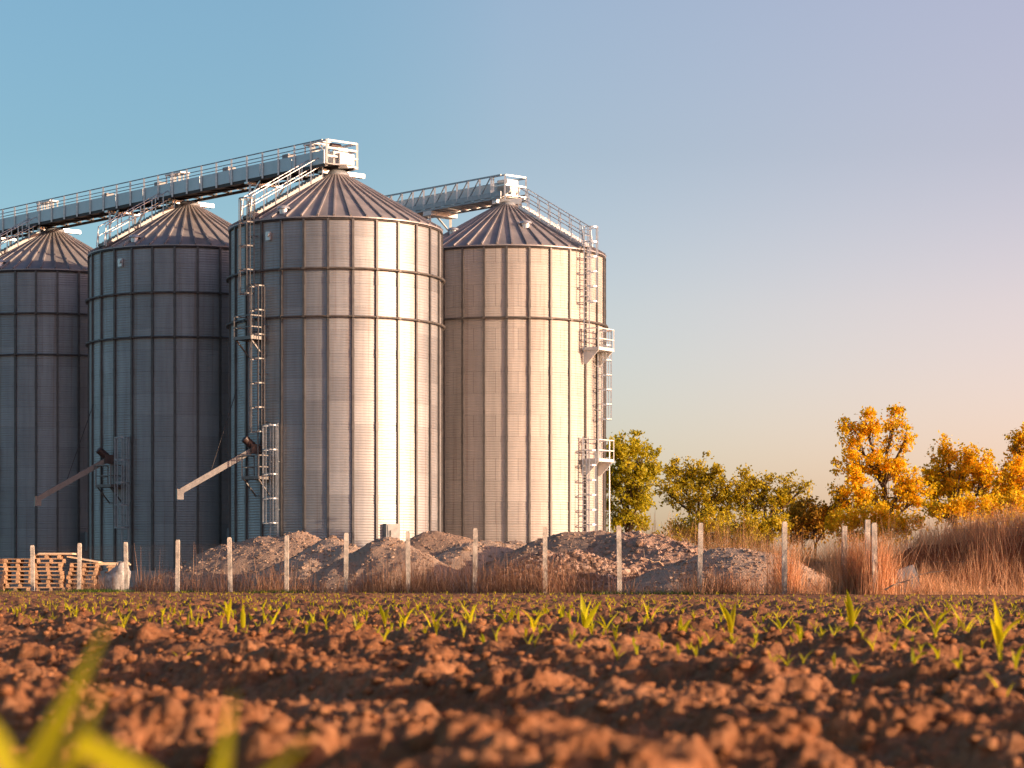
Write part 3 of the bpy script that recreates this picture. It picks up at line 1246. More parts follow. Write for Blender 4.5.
def wire_mesh():
    for t in range(0, 15):
        a, c = fence_pt(t) - fence_pt(0), fence_pt(t + 1) - fence_pt(0)
        L = (c - a).length
        d = (c - a) / L
        H = 1.55
        b = MB()
        off = -FNRM * 0.075
        P = lambda s, z: a + d * s + off + Vector((0, 0, z))
        for z in (.08, .8, 1.55):
            b.tube(P(0, z), P(L, z), .0022, n=3, caps=False)
        k = -H
        while k < L:
            s0, z0 = (k, 0.05) if k >= 0 else (0, 0.05 - k)
            s1 = min(L, k + H - .05); z1 = s1 - k + 0.05
            if s1 > s0 and z0 < H: b.tube(P(s0, z0), P(s1, min(H, z1)), .0013, n=3, caps=False)
            # the opposite diagonal
            if s1 > s0 and z0 < H: b.tube(P(L - s0, z0), P(L - s1, min(H, z1)), .0013, n=3, caps=False)
            k += 0.09
        b.build('wire_mesh', M['wire'], fence)


wire_mesh()

# ------------------------------------------------------------------ gravel piles


def pile(name, label, cones, mat, pebble, npeb, rough=0.035, res=0.09, seed=0):
    """cones: (pixel x, pixel y of the top, depth, slope)"""
    C = []
    for px, py, D, sl in cones:
        p = at(px, D, py)
        C.append((p.x, p.y, p.z, sl))
    x0 = min(c[0] - c[2] / c[3] * 1.25 for c in C); x1 = max(c[0] + c[2] / c[3] * 1.25 for c in C)
    y0 = min(c[1] - c[2] / c[3] * 1.25 for c in C); y1 = max(c[1] + c[2] / c[3] * 1.25 for c in C)

    def H(x, y):
        wx = x + .35 * fbm(x * .8, y * .8, 3, seed + 5); wy = y + .35 * fbm(x * .8 + 9, y * .8, 3, seed + 8)
        acc = np.zeros_like(x)
        for cx, cy, cz, sl in C:
            r = np.sqrt((wx - cx) ** 2 + (wy - cy) ** 2 + .16)
            acc = np.logaddexp(acc * 7, (cz + sl * .4 - sl * r) * 7) / 7 if True else acc
        h = acc - math.log(2) / 7 * np.exp(-acc * 2)
        return h + rough * fbm(x * 3, y * 3, 4, seed) * np.clip(h * 2, 0, 1) - .06

    nx, ny = int((x1 - x0) / res), int((y1 - y0) / res)
    X, Y = np.meshgrid(np.linspace(x0, x1, nx), np.linspace(y0, y1, ny))
    Z = H(X, Y)
    ox, oy = C[0][0], C[0][1]
    V = np.stack([X - ox, Y - oy, Z], -1).reshape(-1, 3)
    idx = np.arange(nx * ny).reshape(ny, nx)
    Q = np.stack([idx[:-1, :-1], idx[:-1, 1:], idx[1:, 1:], idx[1:, :-1]], -1).reshape(-1, 4)
    Q = Q[V[Q][:, :, 2].max(1) > -0.02]
    T = np.concatenate([Q[:, [0, 1, 2]], Q[:, [0, 2, 3]]])
    px = x0 + (x1 - x0) * RNG.random(npeb * 3); py = y0 + (y1 - y0) * RNG.random(npeb * 3)
    pz = H(px, py)
    ok = np.nonzero(pz > 0.08)[0][:npeb]
    r = pebble * np.exp(.4 * RNG.standard_normal(len(ok)))
    PV, PF = scatter('p', np.stack([px[ok] - ox, py[ok] - oy, pz[ok]], -1), r, PEBS, mat)
    o = np_mesh(name, np.concatenate([V, PV]), np.concatenate([T, PF + len(V)]), mat, False, None, (ox, oy, 0))
    tag(o, label, 'gravel pile', 'piles of gravel and rubble behind the fence')


pile('gravel_pile', 'broad dark gravel pile at the left end of the heaps, below the chute', [(300, 530, 93, .58), (262, 535, 93, .5), (232, 543, 93, .5)], M['gravel'], .035, 2600, seed=1)
pile('gravel_pile', 'brown gravel pile with two rounded tops overlapping the broad dark one', [(330, 536, 87, .6), (352, 544, 86, .6)], M['gravel'], .035, 1500, seed=2)
pile('gravel_pile', 'cone-shaped gravel pile sunlit on its right flank, in front of the nearest silo', [(389, 535, 81, .62), (412, 548, 80, .6)], M['gravel'], .03, 1500, seed=3)
pile('gravel_pile', 'gravel pile with a pointed top behind the gap between the two right silos', [(437, 529, 90, .62), (458, 536, 90, .6)], M['gravel'], .035, 1300, seed=4)
pile('gravel_pile', 'low uneven gravel ridge in front of the left half of the pale silo', [(486, 539, 87, .5), (513, 539, 88, .5), (470, 541, 86, .55)], M['gravel'], .04, 1500, seed=5)
pile('rubble_pile', 'low heap of coarse pale rubble in front of the pale silo', [(566, 552, 73.5, .5), (585, 553, 73.2, .5), (545, 555, 73.5, .5), (530, 562, 74, .5)], M['rubble'], .06, 2600, .1, seed=6)
pile('gravel_pile', 'long gravel ridge behind the coarse rubble, under the ladder of the pale silo', [(598, 529, 85, .55), (570, 531, 85, .55), (546, 539, 85, .5), (622, 531, 84, .55)], M['gravel'], .035, 2200, seed=7)
pile('rubble_pile', 'large weedy rubble pile below the green trees, right of the pale silo', [(640, 533, 77, .5), (662, 535, 76, .5), (622, 535, 77, .5), (688, 546, 75, .5)], M['rubble'], .05, 2600, .1, seed=8)
pile('gravel_pile', 'smooth gravel pile tapering to the right at the end of the heaps', [(722, 546, 69.5, .42), (748, 548, 69, .42), (768, 560, 68.5, .5), (785, 570, 68.2, .45)], M['gravel'], .03, 1800, seed=9)

# ------------------------------------------------------------------ pallets, boards, bag, cabinet


def make_pallet():
    root = empty('wooden_pallet', (0, 0, 0))
    L, W = 1.2, 1.0
    top = MB()
    for i in range(7):
        top.box((0, -W / 2 + .05 + i * (W - .1) / 6, .133), (L, .095, .022))
    top.build('deck', M['wood'], root)
    cr = MB()
    for x in (-L / 2 + .07, 0, L / 2 - .07):
        cr.box((x, 0, .111), (.1, W, .022))
    cr.build('cross_boards', M['wood'], root)
    for x in (-L / 2 + .07, 0, L / 2 - .07):
        for y in (-W / 2 + .05, 0, W / 2 - .05):
            b = MB(); b.box((x, y, .061), (.15, .12, .078)); b.build('block', M['wood'], root)
    bt = MB()
    for y in (-W / 2 + .05, 0, W / 2 - .05):
        bt.box((0, y, .011), (L, .095, .022))
    bt.build('bottom_boards', M['wood'], root)
    return root


ORD = ['bottom', 'second', 'third', 'fourth', 'fifth', 'sixth', 'seventh', 'eighth', 'ninth']
proto = make_pallet()
stacks = [(-8, 89.0, 8, .10, 'the stack cut by the left edge'), (19, 89.2, 8, .06, 'the stack left of the first fence post'),
          (50, 89.4, 9, .12, 'the tallest stack between the first two fence posts'), (84, 89.9, 7, .04, 'the shaggy stack behind the second fence post')]
firstp = True
tops = []
for px, D, n, rz, where in stacks:
    q = at(px, D)
    for k in range(n):
        o = proto if firstp else copy_tree(proto)
        firstp = False
        o.location = (q.x + random.uniform(-.07, .07), q.y + random.uniform(-.06, .06), 0.0 + k * .146)
        o.rotation_euler.z = rz + random.uniform(-.09, .09)
        o.scale = (.84, 1, 1)
        w = 'topmost' if k == n - 1 else ORD[k] if k == 0 else ORD[k] + ' from the ground'
        tag(o, f'wooden pallet, {w} in {where}', 'pallet', 'stacked wooden pallets')
    tops.append((q, n * .146))
# loose boards lying over the stacks
q, zt = tops[2]
q2, zt2 = tops[3]
b = MB(); b.box((0, 0, 0), (1.25, .9, .03)); b.box((.02, .01, .032), (1.2, .85, .03))
o = b.build('plywood_sheet', M['ply'], None, (q.x + .25, q.y, zt + .018))
tag(o, 'pale plywood sheets lying flat on the tallest pallet stack', 'plywood sheet')
b = MB()
b.box((0, 0, 0), (1.15, .85, .05))
o = b.build('plywood_sheet', M['ply'], None, (q2.x + .02, q2.y, zt2 + .13)); o.rotation_euler.y = math.radians(10)
tag(o, 'pale plywood sheet tilted down to the right on the shaggy pallet stack', 'plywood sheet')
b = MB(); b.box((0, 0, 0), (1.3, .3, .05)); b.box((.0, .02, .05), (1.2, .25, .05))
o = b.build('timber_boards', M['ply'], None, (q2.x + 1.0, q2.y + .1, zt2 - .05))
tag(o, 'pale timber boards reaching from the shaggy pallet stack to the white sack', 'timber')
for px_ in (-.45, .45):
    pass
b = MB(); b.box((0, 0, zt2 / 2 - .04), (.5, .6, zt2 - .09), Matrix.Rotation(.2, 3, 'Z'))
for k in range(5): b.box((.0, -.02, .12 + .19 * k), (.62, .66, .05), Matrix.Rotation(.2 + .1 * (k % 2), 3, 'Z'))
o = b.build('timber_crate', M['wood'], None, (q2.x + 1.1, q2.y + .1, 0))
tag(o, 'brown slatted timber crate between the shaggy pallet stack and the white sack', 'crate')


def bulk_bag():
    q = at(117, 86.2)
    b = MB()
    prof = [(.02, -.02), (.36, 0), (.44, .15), (.45, .42), (.40, .66), (.28, .83), (.13, .93), (.10, 1.0), (.02, 1.02)]
    b.lathe(prof, 30)
    vs = []
    for x, y, z in b.v:
        n1 = float(fbm(np.array([x * 4 + z * 2]), np.array([y * 4 + z * 5]), 3, 31)[0])
        k = 1 + .28 * n1 * (.35 + z)
        vs.append((x * k * .92 + .16 * z * z, y * k, z * (1 + .08 * n1)))
    b.v = vs
    root = empty('bulk_bag', q, 'crumpled white woven sack slumped beside the pallets', 'sack')
    b.build('sack_body', M['bag'], root)
    l = MB()
    for s in (-1, 1):
        P = [Vector((.16 + .20 * s, -.05, .86)), Vector((.18 + .16 * s, -.06, 1.02)), Vector((.20 + .02 * s, -.05, 1.04))]
        l.path(P, .018)
    l.build('lifting_loop', M['bag'], root)


bulk_bag()


def cabinet():
    q = at(256, 117.5)
    root = empty('metal_cabinet', q, 'pale metal box mostly hidden by the dark gravel, at the foot of the nearest silo', 'metal box')
    b = MB()
    b.box((0, 0, 1.1), (.9, .6, 2.2)); b.box((0, 0, 2.23), (1.0, .7, .06))
    b.build('housing', M['white'], root)
    d = MB(); d.box((0, -.315, 1.2), (.7, .03, 1.7)); d.build('door', M['white'], root)


cabinet()


def right_slabs():
    for px, D, sx, sz, rot, lab in ((900, 66.5, .95, .34, .3, 'grey slab lying on the ground behind the corner fence post'),
                                    (907, 68.0, .55, .72, -.35, 'tilted grey slab standing behind the lying one by the dark bank')):
        q = at(px, D)
        b = MB()
        b.box((0, 0, sz / 2), (sx, .35, sz), Matrix.Rotation(rot, 3, 'Y') @ Matrix.Rotation(.2, 3, 'Z'))
        o = b.build('concrete_slab', M['slab'], None, q)
        tag(o, lab, 'slab')


right_slabs()

# ------------------------------------------------------------------ earth bank at the right, flare glow in its colour


def bank_h(x, y):
    fx, fy = 11.0, 73.5
    n = np.array([.50, .866])            # uphill
    s = (x - fx) * n[0] + (y - fy) * n[1]
    along = (x - fx) * n[1] - (y - fy) * n[0]
    s = s + .5 * fbm(x * .5, y * .5, 3, 41)
    top = 1.25 + .17 * np.clip(along, -2, 8) + .25 * fbm(x * .35, y * .35, 3, 42)
    top = top * np.clip((along + 2.2) / 2.4, 0, 1)
    return np.minimum(np.clip(s, -1, 40) * .85, top) + .08 * fbm(x * 2.5, y * 2.5, 4, 44) - .05


def build_bank():
    xs = np.arange(6, 46, .16); ys = np.arange(52, 112, .16)
    X, Y = np.meshgrid(xs, ys)
    Z = bank_h(X, Y)
    V = np.stack([X, Y, Z], -1).reshape(-1, 3)
    idx = np.arange(X.size).reshape(X.shape)
    Q = np.stack([idx[:-1, :-1], idx[:-1, 1:], idx[1:, 1:], idx[1:, :-1]], -1).reshape(-1, 4)
    Q = Q[V[Q][:, :, 2].max(1) > 0.0]
    used = np.unique(Q); rm = np.zeros(len(V), dtype=np.int64); rm[used] = np.arange(len(used))
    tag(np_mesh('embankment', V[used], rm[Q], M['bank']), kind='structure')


build_bank()

# ------------------------------------------------------------------ grass and stalks


def blades(name, P, H, W, mat, bend=.35, seed=0, nseg=3):
    """thin curved ribbons; P (n,3), H, W (n)"""
    rg = np.random.default_rng(seed)
    n = len(P)
    az = rg.random(n) * 2 * PI
    face = rg.random(n) * 2 * PI
    bd = bend * np.abs(rg.standard_normal(n)) * 1.3
    V = np.zeros((n, (nseg + 1) * 2, 3))
    for i in range(nseg + 1):
        t = i / nseg
        off = bd * H * t ** 1.25
        cx = P[:, 0] + np.cos(az) * off; cy = P[:, 1] + np.sin(az) * off
        cz = P[:, 2] + H * t * (1 - .25 * np.minimum(bd, 1.5) * t)
        w = W * (1 - .8 * t) / 2
        V[:, 2 * i] = np.stack([cx - np.cos(face) * w, cy - np.sin(face) * w, cz], -1)
        V[:, 2 * i + 1] = np.stack([cx + np.cos(face) * w, cy + np.sin(face) * w, cz], -1)
    q = np.array([[2 * i, 2 * i + 1, 2 * i + 3, 2 * i + 2] for i in range(nseg)])
    Q = (q[None] + (np.arange(n) * (nseg + 1) * 2)[:, None, None]).reshape(-1, 4)
    o = np_mesh(name, V.reshape(-1, 3), Q, mat, True)
    tag(o, kind='stuff')
    return o


def fence_scatter(n, t0, t1, e0, e1, seed, dens=None):
    rg = np.random.default_rng(seed)
    t = t0 + (t1 - t0) * rg.random(n)
    e = e0 + (e1 - e0) * rg.random(n)
    L = (fence_pt(1) - fence_pt(0)).length
    x = F0.x + FDIR.x * L * t + FNRM.x * e
    y = F0.y + FDIR.y * L * t + FNRM.y * e
    if dens is not None:
        k = rg.random(n) < dens(x, y, t, e)
        x, y, t, e = x[k], y[k], t[k], e[k]
    return x, y, t, e, rg


# rust-brown stalks along the fence in front of the gravel
x, y, t, e, rg = fence_scatter(13000, 3.6, 11.4, -.9, 1.6, 1, lambda x, y, t, e: np.clip(.42 + 2.4 * fbm(x * .8, y * .8, 3, 3), .03, 1) * np.clip((t - 3.4) / 2.2, .15, 1) * np.where((t > 8.6) & (t < 9.9), .35, 1))
clump = np.clip(.5 + 1.2 * fbm(x * .8 + 7, y * .8, 3, 12), .08, 1)
blades('dry_stalks', np.stack([x, y, np.zeros_like(x) - .03], -1), (.15 + 1.2 * clump * rg.random(len(x)) ** 1.6), .008 + .012 * rg.random(len(x)), M['dry_rust'], .45, 21)
x, y, t, e, rg = fence_scatter(4000, 6.2, 9.2, -.3, 2.2, 4, lambda x, y, t, e: np.clip(.55 + 1.3 * fbm(x * .9, y * .9, 3, 3), .05, 1))
blades('dry_stalks', np.stack([x, y, np.zeros_like(x) - .03], -1), (.4 + 1.0 * rg.random(len(x)) ** 1.4), .008 + .010 * rg.random(len(x)), M['dry_rust'], .4, 22)
# sparse tall stalks at the left, around the pallets and sack
x, y, t, e, rg = fence_scatter(2600, .2, 4.2, .2, 2.2, 5, lambda x, y, t, e: np.clip(.35 + 1.6 * fbm(x * .9, y * .9, 3, 8), .03, 1))
blades('dry_stalks', np.stack([x, y, np.zeros_like(x) - .03], -1), (.2 + .75 * rg.random(len(x)) ** 1.3), .008 + .010 * rg.random(len(x)), M['dry_rust'], .35, 23)
x, y, t, e, rg = fence_scatter(46, .1, 4.5, 2.6, 4.0, 6)
blades('dry_stalks', np.stack([x, y, np.zeros_like(x)], -1), 1.2 + .6 * rg.random(len(x)), .014 + .012 * rg.random(len(x)), M['dry_rust'], .12, 24)
# paler reeds and long grass from the end of the heaps to the right edge
x, y, t, e, rg = fence_scatter(17000, 10.6, 15.5, -.7, 4.5, 7, lambda x, y, t, e: np.clip(.45 + 2.2 * fbm(x * .7, y * .7, 3, 9), .05, 1) * np.where((t > 13.1) & (e > .9), .10, 1))
hh = np.where(t > 13.1, .40, .55) * np.clip(.55 + 1.0 * fbm(x * .5, y * .5, 3, 14), .25, 1.2)
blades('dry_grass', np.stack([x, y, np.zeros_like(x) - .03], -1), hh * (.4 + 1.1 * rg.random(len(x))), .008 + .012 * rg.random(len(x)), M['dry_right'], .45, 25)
# dense reed clumps at the corner posts
for tc, ec, n, hgt, sd, lab in ((12.64, .35, 900, 1.55, 31, 'tall pale reed clump round the lone post just left of the paired corner posts'),
                                (12.95, .25, 1000, 1.5, 32, 'pale reed clump wrapped round the paired corner posts'),
                                (11.75, .9, 500, 1.5, 33, 'thin pale reed clump right of the last spaced post')):
    c = fence_pt(tc) + FNRM * ec
    rg = np.random.default_rng(sd)
    xx = c.x + .22 * rg.standard_normal(n); yy = c.y + .25 * rg.standard_normal(n)
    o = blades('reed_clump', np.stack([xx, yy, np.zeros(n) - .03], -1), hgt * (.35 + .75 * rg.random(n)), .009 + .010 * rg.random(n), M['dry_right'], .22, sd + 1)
    o['kind'] = 'thing'
    tag(o, lab, 'reeds', 'reed clumps at the fence corner')
# tall thicket below the trees, behind the right-hand heaps
rg = np.random.default_rng(51)
n = 15000
D = 80 + 14 * rg.random(n)
px = 640 + 260 * rg.random(n)
x = (px - 512) / FPX * D
k = rg.random(n) < np.clip(.5 + 1.5 * fbm(x * .5, D * .5, 3, 17), .05, 1)
x, D = x[k], D[k]
blades('tall_grass', np.stack([x, D, np.zeros_like(x)], -1), (1.0 + 2.2 * np.clip(.5 + fbm(x * .4, D * .4, 2, 18), .1, 1) * rg.random(len(x))), .012 + .014 * rg.random(len(x)), M['dry'], .3, 52)
# grass crowning the bank and running down it thinly
rg = np.random.default_rng(61)
n = 240000
x = 9.5 + 16 * rg.random(n); y = 69 + 22 * rg.random(n)
h = bank_h(x, y)
s = (x - 11.0) * .5 + (y - 73.5) * .866
k = (rg.random(n) < np.clip(.55 + 1.4 * fbm(x * .6, y * .6, 3, 19), .05, 1)) & (((s > 1.2) & (s < 11)) | (rg.random(n) < .16)) & (x / y < .26)
x, y, h = x[k], y[k], h[k]
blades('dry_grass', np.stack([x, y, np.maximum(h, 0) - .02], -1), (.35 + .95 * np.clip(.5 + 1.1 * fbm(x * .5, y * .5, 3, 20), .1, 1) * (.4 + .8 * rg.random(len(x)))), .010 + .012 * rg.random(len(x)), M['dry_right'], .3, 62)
# strip of short green grass on the field's far edge
x, y, t, e, rg = fence_scatter(22000, -.5, 13.5, -2.0, -.6, 8, lambda x, y, t, e: np.clip(.1 + 1.9 * fbm(x * .45, y * .45, 3, 23), 0, 1) * np.clip(1.2 - np.abs(t - 2.8) / 3.0, .06, 1) * np.where((t > 10) & (t < 12.2), 7, 1))
blades('grass', np.stack([x, y, field_h(x, y) - .01], -1), .05 + .09 * rg.random(len(x)), .012 + .012 * rg.random(len(x)), M['grass'], .4, 63)
# a dead branch lying in front of the bank
def dead_branch(px0, y0, px1, y1, D, label):
    b = MB()
    a, c = at(px0, D, y0), at(px1, D - .6, y1)
    pr = a
    rr = random.Random(int(px0))
    for k in range(1, 7):
        q = a.lerp(c, k / 6) + Vector((0, rr.uniform(-.08, .08), rr.uniform(-.05, .05)))
        b.tube(pr, q, .028 * (1 - k / 8), .028 * (1 - (k + 1) / 8), 6)
        if k in (2, 4, 5):
            b.tube(q, q + Vector((rr.uniform(-.1, .5), rr.uniform(-.2, .2), rr.uniform(-.05, .3))), .012, .005, 5)
        pr = q
    o = b.build('dead_branch', M['branch'])
    tag(o, label, 'dead branch')


M['branch'] = mat_plain('bleached_wood', (0.52, 0.36, 0.24), .8, 0, .25, 8)
dead_branch(885, 590, 935, 571, 60, 'bleached dead branch sloping up to the right beside the corner posts')
dead_branch(668, 565, 640, 559, 73, 'bleached dead branch lying on the large weedy rubble pile')

# ------------------------------------------------------------------ trees


def make_tree(name, label, px, D, base_y, lobes, leaf_mat, nleaf, leaf, cat='tree', group='trees beyond the yard', seed=0, bare=0):
    """lobes: (pixel x, pixel y, radius x px, radius y px, share)"""
    rg = np.random.default_rng(seed)
    rr = random.Random(seed)
    s = D / FPX
    o = at(px, D)
    root = empty(name, (o.x, o.y, 0), label, cat, group)
    tops = []
    for lx, ly, ax, ay, sh in lobes:
        tops.append((Vector(((lx - px) * s, rr.uniform(-.5, .5) * ax * s, CAMZ + (HORIZON - ly) * s)), ax * s, ay * s, sh))
    H = max(c.z for c, _, _, _ in tops)
    tr = MB()
    r0 = .035 * H
    trunk = [Vector((0, 0, -.1))]
    for k in range(1, 6):
        trunk.append(Vector((rr.uniform(-.04, .04) * H, rr.uniform(-.04, .04) * H, H * .8 * k / 5)))
    for k in range(5):
        tr.tube(trunk[k], trunk[k + 1], r0 * (1 - k / 5.6), r0 * (1 - (k + 1) / 5.6), 8, False)
    ends = []
    for c, ax, az, sh in tops:
        nb = max(12, int(sh * 130))
        j = min(range(6), key=lambda i: abs(trunk[i].z - (c.z - az) * .75))
        st = trunk[max(1, min(4, j))]
        mid = st.lerp(c, .55) + Vector((rr.uniform(-.2, .2) * ax, rr.uniform(-.2, .2) * ax, .1 * az))
        tr.tube(st, mid, r0 * .42, r0 * .28, 6, False)
        tr.tube(mid, c, r0 * .28, r0 * .15, 6, False)
        for _ in range(nb):
            d = Vector((rg.standard_normal(), rg.standard_normal(), rg.standard_normal() + .25)).normalized()
            k2 = rr.random() ** .55 * 1.08
            cc = c
            if rr.random() < .35:
                oc, oax, oaz, _s = rr.choice(tops)
                if (oc - c).length < 2.2 * (ax + oax): cc = c.lerp(oc, rr.random() * .6)
            q = cc + Vector((d.x * ax, d.y * ax, d.z * az)) * k2
            f = mid.lerp(c, rr.random())
            m2 = f.lerp(q, .5) + Vector((rr.uniform(-.1, .1) * ax, rr.uniform(-.1, .1) * ax, rr.uniform(0, .15) * az))
            tr.tube(f, m2, r0 * .10, r0 * .07, 4, False)
            tr.tube(m2, q, r0 * .07, r0 * .02, 4, False)
            ends.append((q, sh / nb)); ends.append((m2.lerp(q, .5), .5 * sh / nb))
            for _b in range(bare):
                e2 = q + Vector((rr.uniform(-.25, .25), rr.uniform(-.2, .2), rr.uniform(.1, .7))) * ax * .5
                tr.tube(q, e2, r0 * .022, r0 * .012, 3, False)
    # leafy shoots that stand out of the crown and break its outline
    for c, ax, az, sh in tops:
        for _ in range(max(5, int(sh * 55))):
            d = Vector((rg.standard_normal(), rg.standard_normal() * .8, abs(rg.standard_normal()) * .9 + .15)).normalized()
            q = c + Vector((d.x * ax, d.y * ax, d.z * az)) * .62
            e = q + Vector((d.x * .8, d.y * .8, d.z + .55)) * rr.uniform(.35, .9) * min(ax, az)
            tr.tube(q, e, r0 * .05, r0 * .012, 4, False)
            for f in (.15, .4, .65, .85, 1.0):
                ends.append((q.lerp(e, f), .28 * sh / 18))
    tr.build('trunk', M['bark'], root)
    w = np.array([e[1] for e in ends]); w /= w.sum()
    E = np.array([tuple(e[0]) for e in ends])
    # some twigs carry dense tufts, others few leaves
    w = w * np.exp(1.15 * rg.standard_normal(len(w))); w /= w.sum()
    pick = rg.choice(len(E), nleaf, p=w)
    sig = .085 * np.mean([a for _, a, _, _ in tops]) * .6 + leaf * .7
    P = E[pick] + rg.standard_normal((nleaf, 3)) * sig * np.array([1, 1, .8])
    P = P[P[:, 2] > .2]
    n = len(P)
    a = rg.standard_normal((n, 3)); a /= np.linalg.norm(a, axis=1)[:, None]
    b = rg.standard_normal((n, 3)); b -= a * (a * b).sum(1)[:, None]; b /= np.linalg.norm(b, axis=1)[:, None]
    sz = leaf * (.6 + .8 * rg.random(n))[:, None]
    c = np.cross(a, b)
    V = np.stack([P - a * sz * .6, P + b * sz * .36 + c * sz * .1, P + a * sz * .6, P - b * sz * .36 + c * sz * .1], 1).reshape(-1, 3)
    Q = np.arange(n * 4).reshape(n, 4)
    np_mesh('crown', V, Q, leaf_mat, False, root)
    return root


make_tree('broadleaf_tree', 'dense green tree directly right of the pale silo', 632, 150, 584,
          [(622, 455, 16, 16, .18), (641, 462, 17, 16, .18), (616, 485, 16, 22, .16), (637, 488, 20, 20, .2), (632, 515, 24, 20, .2), (650, 476, 9, 12, .08), (612, 520, 12, 18, .1)], M['leaf_green'], 11187, 0.171, seed=1)
make_tree('broadleaf_tree', 'spreading olive-green tree with a bare lower trunk behind the rubble pile', 700, 112, 584,
          [(680, 482, 17, 14, .2), (703, 478, 18, 14, .22), (722, 492, 11, 12, .14), (690, 500, 22, 11, .2), (714, 508, 20, 13, .16), (668, 494, 10, 12, .10), (728, 505, 12, 14, .1)], M['leaf_olive'], 6053, 0.125, seed=2, bare=1)
make_tree('broadleaf_tree', 'thin olive tree with bare twig ends, between two other trees above the last spaced post', 765, 112, 584,
          [(747, 489, 12, 14, .16), (764, 487, 11, 15, .16), (785, 489, 17, 9, .16), (752, 510, 17, 13, .2), (778, 511, 17, 13, .2), (803, 487, 8, 6, .06), (734, 500, 11, 14, .10), (795, 508, 14, 14, .12)], M['leaf_olive'], 5527, 0.118, seed=3, bare=1)
make_tree('broadleaf_tree', 'tallest golden tree with a forked feathery top', 880, 104, 584,
          [(852, 440, 13, 20, .12), (866, 430, 11, 17, .09), (894, 428, 13, 15, .09), (905, 440, 8, 11, .05), (850, 478, 20, 20, .16), (880, 472, 22, 20, .18), (905, 486, 20, 20, .16), (862, 504, 26, 16, .14), (895, 508, 26, 14, .12), (918, 496, 16, 18, .12), (838, 500, 12, 18, .08)], M['leaf_gold'], 10792, 0.125, seed=4)
make_tree('broadleaf_tree', 'golden tree with one leaning top shoot, right of the tallest golden tree', 958, 106, 584,
          [(946, 446, 4.5, 13, .06), (941, 468, 14, 12, .16), (968, 468, 16, 13, .2), (955, 490, 24, 16, .24), (990, 480, 16, 20, .20), (934, 492, 16, 18, .16), (1000, 500, 16, 16, .14)], M['leaf_gold'], 8686, 0.125, seed=5)
make_tree('broadleaf_tree', 'golden tree cut off by the right edge of the picture', 1026, 104, 584,
          [(1018, 446, 9, 14, .1), (1034, 450, 14, 20, .2), (1014, 476, 12, 16, .16), (1030, 490, 22, 20, .3), (1006, 496, 14, 18, .16)], M['leaf_gold'], 6843, 0.125, seed=6)
# shrubs at their feet
SH = 'shrubs below the trees'
make_tree('shrub', 'brownish shrub in the gap between the thin olive tree and the tallest golden tree', 815, 105, 584,
          [(812, 525, 20, 14, .4), (832, 520, 12, 12, .25), (800, 535, 22, 18, .35)], M['leaf_rust'], 4860, 0.136, 'shrub', SH, 7, 1)
make_tree('shrub', 'bushy olive shrub under the thin olive tree', 760, 102, 584,
          [(745, 535, 20, 14, .4), (772, 535, 20, 14, .4), (730, 545, 18, 16, .3)], M['leaf_olive'], 4737, 0.112, 'shrub', SH, 8, 1)
make_tree('shrub', 'olive shrub under the spreading olive tree', 700, 100, 584,
          [(690, 532, 18, 12, .3), (712, 535, 20, 16, .4), (668, 540, 16, 10, .2)], M['leaf_olive'], 3421, 0.112, 'shrub', SH, 9, 1)
make_tree('shrub', 'rust-coloured shrub under the tallest golden tree', 868, 98, 584,
          [(850, 530, 22, 14, .4), (880, 528, 24, 14, .4), (905, 530, 18, 12, .3)], M['leaf_gold'], 5527, 0.105, 'shrub', SH, 10)
make_tree('shrub', 'golden shrub on the bank under the leaning-topped tree', 965, 96, 584,
          [(945, 516, 22, 12, .4), (980, 512, 24, 14, .4), (1015, 514, 20, 14, .4)], M['leaf_gold'], 5527, 0.105, 'shrub', SH, 11)

# ------------------------------------------------------------------ sky, sun, camera
SUN_AZ = math.radians(68)     # to the right of straight behind the camera
SUN_EL = math.radians(8.5)
sun_dir = Vector((math.sin(SUN_AZ) * math.cos(SUN_EL), -math.cos(SUN_AZ) * math.cos(SUN_EL), math.sin(SUN_EL)))
sun = bpy.data.lights.new('sun', 'SUN')
sun.energy = 4.7
sun.angle = math.radians(0.5)
sun.color = (1.0, 0.72, 0.48)
so = bpy.data.objects.new('sun', sun)
COL.objects.link(so)
so.rotation_euler = sun_dir.to_track_quat('Z', 'Y').to_euler()

W = bpy.data.worlds.new('World')
S.world = W
W.use_nodes = True
nt = W.node_tree
nt.nodes.clear()
wo = nt.nodes.new('ShaderNodeOutputWorld')
bg = nt.nodes.new('ShaderNodeBackground')
sky = nt.nodes.new('ShaderNodeTexSky')
sky.sky_type = 'NISHITA'
sky.sun_disc = False
sky.sun_elevation = SUN_EL
sky.sun_rotation = math.atan2(sun_dir.x, sun_dir.y)
sky.air_density = 1.0
sky.dust_density = 1.2
sky.ozone_density = 2.0
bg.inputs['Strength'].default_value = 0.15
# evening sky: teal away from the sun, lavender to peach towards it
tcw = nt.nodes.new('ShaderNodeTexCoord')
sx = nt.nodes.new('ShaderNodeSeparateXYZ')
nt.links.new(tcw.outputs['Generated'], sx.inputs[0])


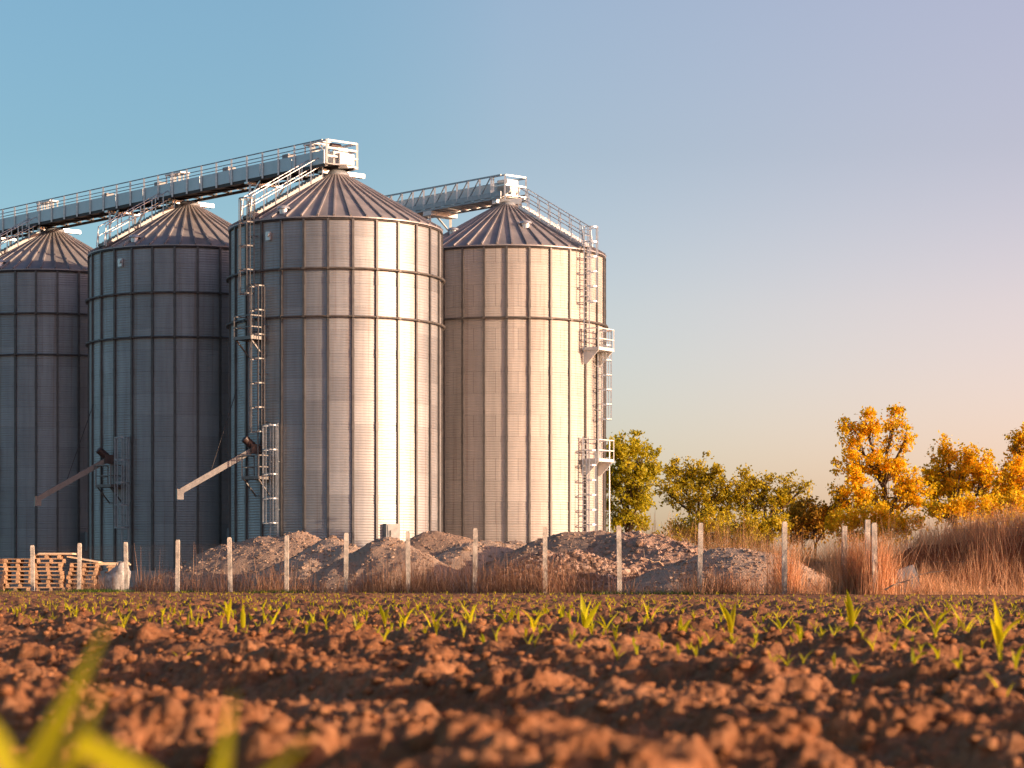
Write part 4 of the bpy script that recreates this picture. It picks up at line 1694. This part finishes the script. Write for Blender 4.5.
def wramp(sock, lo, hi, stops):
    mr = nt.nodes.new('ShaderNodeMapRange')
    mr.inputs['From Min'].default_value = lo
    mr.inputs['From Max'].default_value = hi
    nt.links.new(sock, mr.inputs['Value'])
    rp = nt.nodes.new('ShaderNodeValToRGB')
    e = rp.color_ramp.elements
    while len(e) < len(stops): e.new(.5)
    for i, (p, c) in enumerate(stops):
        e[i].position = p
        e[i].color = (c[0] / 2, c[1] / 2, c[2] / 2, 1)
    rp.color_ramp.interpolation = 'B_SPLINE' if len(stops) == 4 else 'LINEAR'
    nt.links.new(mr.outputs[0], rp.inputs[0])
    return rp.outputs[0]


def wmul(a, b, k=1.0):
    m = nt.nodes.new('ShaderNodeVectorMath'); m.operation = 'MULTIPLY'
    nt.links.new(a, m.inputs[0]); nt.links.new(b, m.inputs[1])
    m2 = nt.nodes.new('ShaderNodeVectorMath'); m2.operation = 'SCALE'
    nt.links.new(m.outputs[0], m2.inputs[0]); m2.inputs['Scale'].default_value = k
    return m2.outputs[0]


ra = wramp(sx.outputs[0], -.21, .21, [(0, (.70, .84, .86)), (.3, (.76, .885, .90)), (.5, (1.07, .99, .975)), (1, (1.84, 1.15, 1.10))])
rb = wramp(sx.outputs[2], 0, 1, [(0, (1.0, 1.04, 1.30)), (.11, (1.03, .98, 1.05)), (.17, (.91, .90, .94)), (.25, (1, .97, .99)), (.5, (.60, .64, .72)), (1, (.42, .47, .56))])
nt.links.new(wmul(wmul(sky.outputs[0], ra, 2.0), rb, 2.0), bg.inputs['Color'])
nt.links.new(bg.outputs[0], wo.inputs[0])

cam = bpy.data.cameras.new('camera')
co = bpy.data.objects.new('camera', cam)
COL.objects.link(co)
co.location = (0, 0, CAMZ)
co.rotation_euler = (PI / 2, 0, 0)
cam.sensor_width = 36
cam.lens = FPX / 1024 * 36
cam.shift_y = (HORIZON - 384) / 1024
cam.clip_start = 0.05
cam.clip_end = 20000
cam.dof.use_dof = True
cam.dof.focus_distance = 70
cam.dof.aperture_fstop = 7.6
S.camera = co

S.view_settings.view_transform = 'Standard'
S.view_settings.look = 'None'
S.view_settings.exposure = 0.7
S.view_settings.gamma = 1.0
S.view_settings.use_curve_mapping = False
S.cycles.max_bounces = 6
S.cycles.use_denoising = True
